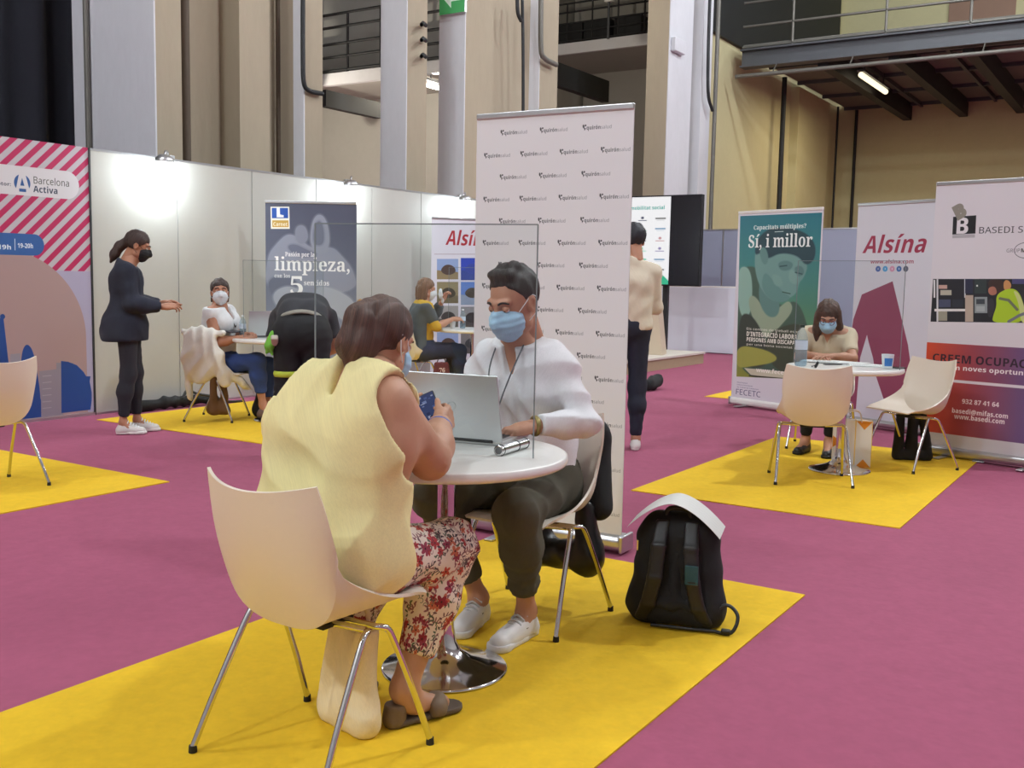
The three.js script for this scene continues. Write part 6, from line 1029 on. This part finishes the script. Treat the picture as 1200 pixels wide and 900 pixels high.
// ---- far table
bottle('clear water bottle in front of the photo-grid banner', [9.36, TOP, -6.72], 0.22, 0.032, capWhite);
{ const g = thing('drinking_cup', 'small white cup next to the far water bottle', 'cup', [9.28, TOP, -6.80]); part('cup', lathe([[0, 0.002], [0.026, 0.002], [0.036, 0.11], [0.033, 0.11], [0.024, 0.01], [0, 0.01]], 24), plain(0xe4e6ea, 0.5), g); part('rim', at(new THREE.TorusGeometry(0.0345, 0.0022, 6, 24), 0, 0.11, 0, Math.PI / 2), plain(0xe4e6ea, 0.5), g); }
{
  const g = thing('handbag', 'dark red bag with white numerals hanging at the far woman’s chair', 'bag', [9.05, 0.19, -6.78], face(-0.6, 0.8));
  part('body', net([{ k: 0.03, p: [cap([-0.06, 0.05, 0], [0.06, 0.05, 0], 0.035), cap([-0.06, 0.05, 0], [-0.055, 0.17, 0], 0.035, 0.03), cap([0.06, 0.05, 0], [0.055, 0.17, 0], 0.035, 0.03), cap([0, 0.05, 0], [0, 0.17, 0], 0.035, 0.03)] }], 0.01, { kg: 0 }), clothMat([98, 40, 44], 0.8), g);
  const t = canvasTex(128, 128, (x) => { x.fillStyle = '#62282c'; x.fillRect(0, 0, 128, 128); x.fillStyle = '#e6d8d6'; x.font = 'bold 78px serif'; x.fillText('76', 18, 92); });
  part('numerals', at(new THREE.PlaneGeometry(0.1, 0.11), 0, 0.11, 0.037), plain(0xffffff, 0.8, 0, { map: t }), g);
  part('strap', tube([[-0.05, 0.19, 0], [-0.03, 0.235, 0], [0.03, 0.235, 0], [0.05, 0.19, 0]], 0.006, 16, 6), blackShiny, g);
}
// ---- bottle table
bottle('large clear water bottle with dark cap on the table of the beige-topped woman', [7.06, TOP, -2.16], 0.29, 0.042, capGreen);
{
  const g = thing('paper_sheets', 'printed white sheets spread before the beige-topped woman', 'paper', [7.535, TOP, -1.95]);
  const pt = canvasTex(256, 256, (x) => { x.fillStyle = '#e9e8e4'; x.fillRect(0, 0, 256, 256); x.fillStyle = '#8b8f98'; for (let i = 0; i < 16; i++) x.fillRect(24, 24 + i * 13, 120 + ((i * 53) % 90), 4); });
  const pm = plain(0xffffff, 0.6, 0, { map: pt });
  [[-0.06, 0.12, 0.3], [0.08, -0.05, -0.2], [0.02, -0.2, 0.1]].forEach(([x, z, r], i) => part('sheet', at(rbox(0.21, 0.0016, 0.297, 0.0006), x, 0.002 + i * 0.002, z, 0, r), pm, g));
  part('black_folder', at(rbox(0.03, 0.006, 0.2, 0.002), -0.16, 0.004, -0.05, 0, 0.9), plain(0x26282c, 0.5), g);
}
{ const g = thing('spectacles', 'folded dark spectacles beside the large water bottle', 'glasses', [7.0, TOP + 0.006, -2.03], 0.4); for (const s of [-1, 1]) part('lens_rim', at(new THREE.TorusGeometry(0.022, 0.003, 6, 20), s * 0.027, 0.016, 0, 0.4), M.rubber, g); part('temple_arms', merge([rod(V(-0.05, 0.012, 0), V(0.03, 0.003, -0.03), 0.0025, 6), rod(V(0.05, 0.012, 0), V(-0.03, 0.003, -0.035), 0.0025, 6)]), M.rubber, g); }
{ const g = thing('drinking_cup', 'white cup with a blue patch at the edge of the bottle table', 'cup', [7.30, TOP, -1.63]); part('cup', lathe([[0, 0.002], [0.033, 0.002], [0.042, 0.1], [0.039, 0.1], [0.03, 0.01], [0, 0.01]], 28), plain(0xe6eaee, 0.5), g); part('blue_patch', new THREE.CylinderGeometry(0.0405, 0.036, 0.055, 14, 1, true, -1.9, 1.5).translate(0, 0.047, 0), plain(0x2f78c4, 0.5, 0, { side: THREE.DoubleSide }), g); }
{ const g = thing('mobile_phone', 'black phone leaning at the edge of the bottle table', 'phone', [7.40, TOP + 0.001, -1.60], face(-0.9, 0.4)); part('case', at(rbox(0.072, 0.008, 0.15, 0.003), 0, 0.006, 0, 0, 0.4), plain(0x141518, 0.3), g); part('screen', at(at(new THREE.PlaneGeometry(0.066, 0.14), 0, 0, 0.0105), 0, 0, 0, -Math.PI / 2, 0.4), plain(0x08080c, 0.1), g); }
{
  const g = thing('paper_bag', 'white paper bag with orange triangles standing by the table base', 'bag', [7.53, 0.007, -1.90], face(-0.97, 0.3));
  const t = canvasTex(256, 320, (x) => { x.fillStyle = '#efece6'; x.fillRect(0, 0, 256, 320); x.fillStyle = '#e8942a'; const tri = (a, b, c, d, e, f) => { x.beginPath(); x.moveTo(a, b); x.lineTo(c, d); x.lineTo(e, f); x.fill(); }; tri(150, 0, 256, 0, 203, 60); tri(0, 110, 0, 190, 56, 150); tri(150, 320, 256, 320, 203, 262); tri(0, 0, 60, 0, 0, 50); tri(0, 320, 80, 320, 40, 270); x.strokeStyle = '#f4d27a'; x.lineWidth = 8; x.strokeRect(146, 0, 110, 320); });
  const m = plain(0xffffff, 0.6, 0, { map: t });
  part('body', at(new THREE.BoxGeometry(0.27, 0.34, 0.1), 0, 0.17, 0), m, g);
  for (const z of [-0.05, 0.05]) part('handle', tube([[-0.06, 0.33, z], [-0.04, 0.4, z], [0.04, 0.4, z], [0.06, 0.33, z]], 0.004, 16, 6), plain(0xe9e2d4, 0.7), g);
}
{ const g = thing('black_bag', 'tall black bag hanging behind the sideways chair', 'bag', [8.1, 0.007, -1.60], face(-0.9, 0.43)); part('body', net([{ k: 0.02, p: [cap([-0.1, 0.03, 0], [0.12, 0.03, 0], 0.04), cap([-0.1, 0.03, 0], [-0.09, 0.4, 0], 0.04, 0.03), cap([0.12, 0.03, 0], [0.06, 0.4, 0], 0.04, 0.03), cap([0, 0.03, 0], [0, 0.4, 0], 0.045, 0.04)], cut: [[[0, 0.001, 0], [0, -1, 0]]] }], 0.012, { kg: 0, wobble: folds(0.005, 30, [1, 0.1, 0.5]) }), blackFabric, g); part('strap', tube([[-0.08, 0.4, 0], [-0.06, 0.52, 0], [0.04, 0.52, 0], [0.06, 0.4, 0]], 0.008, 16, 6), blackShiny, g); }
solid('dark_bag', net([{ k: 0.06, p: [cap([11.2, 0.08, -5.25], [11.5, 0.1, -5.3], 0.075, 0.09)], cut: [[[0, 0.001, 0], [0, -1, 0]]] }], 0.02, { kg: 0, wobble: folds(0.012, 20) }), blackFabric, 'dark bag lying on the magenta floor behind the standing man', 'bag');
solid('floor_plate', at(rbox(0.1, 0.008, 0.08, 0.003), ...onY(1147, 540, 0.011).toArray()), M.alu, 'small grey metal plate at the corner of the carpet', 'plate');
renderer.render(scene, camera);
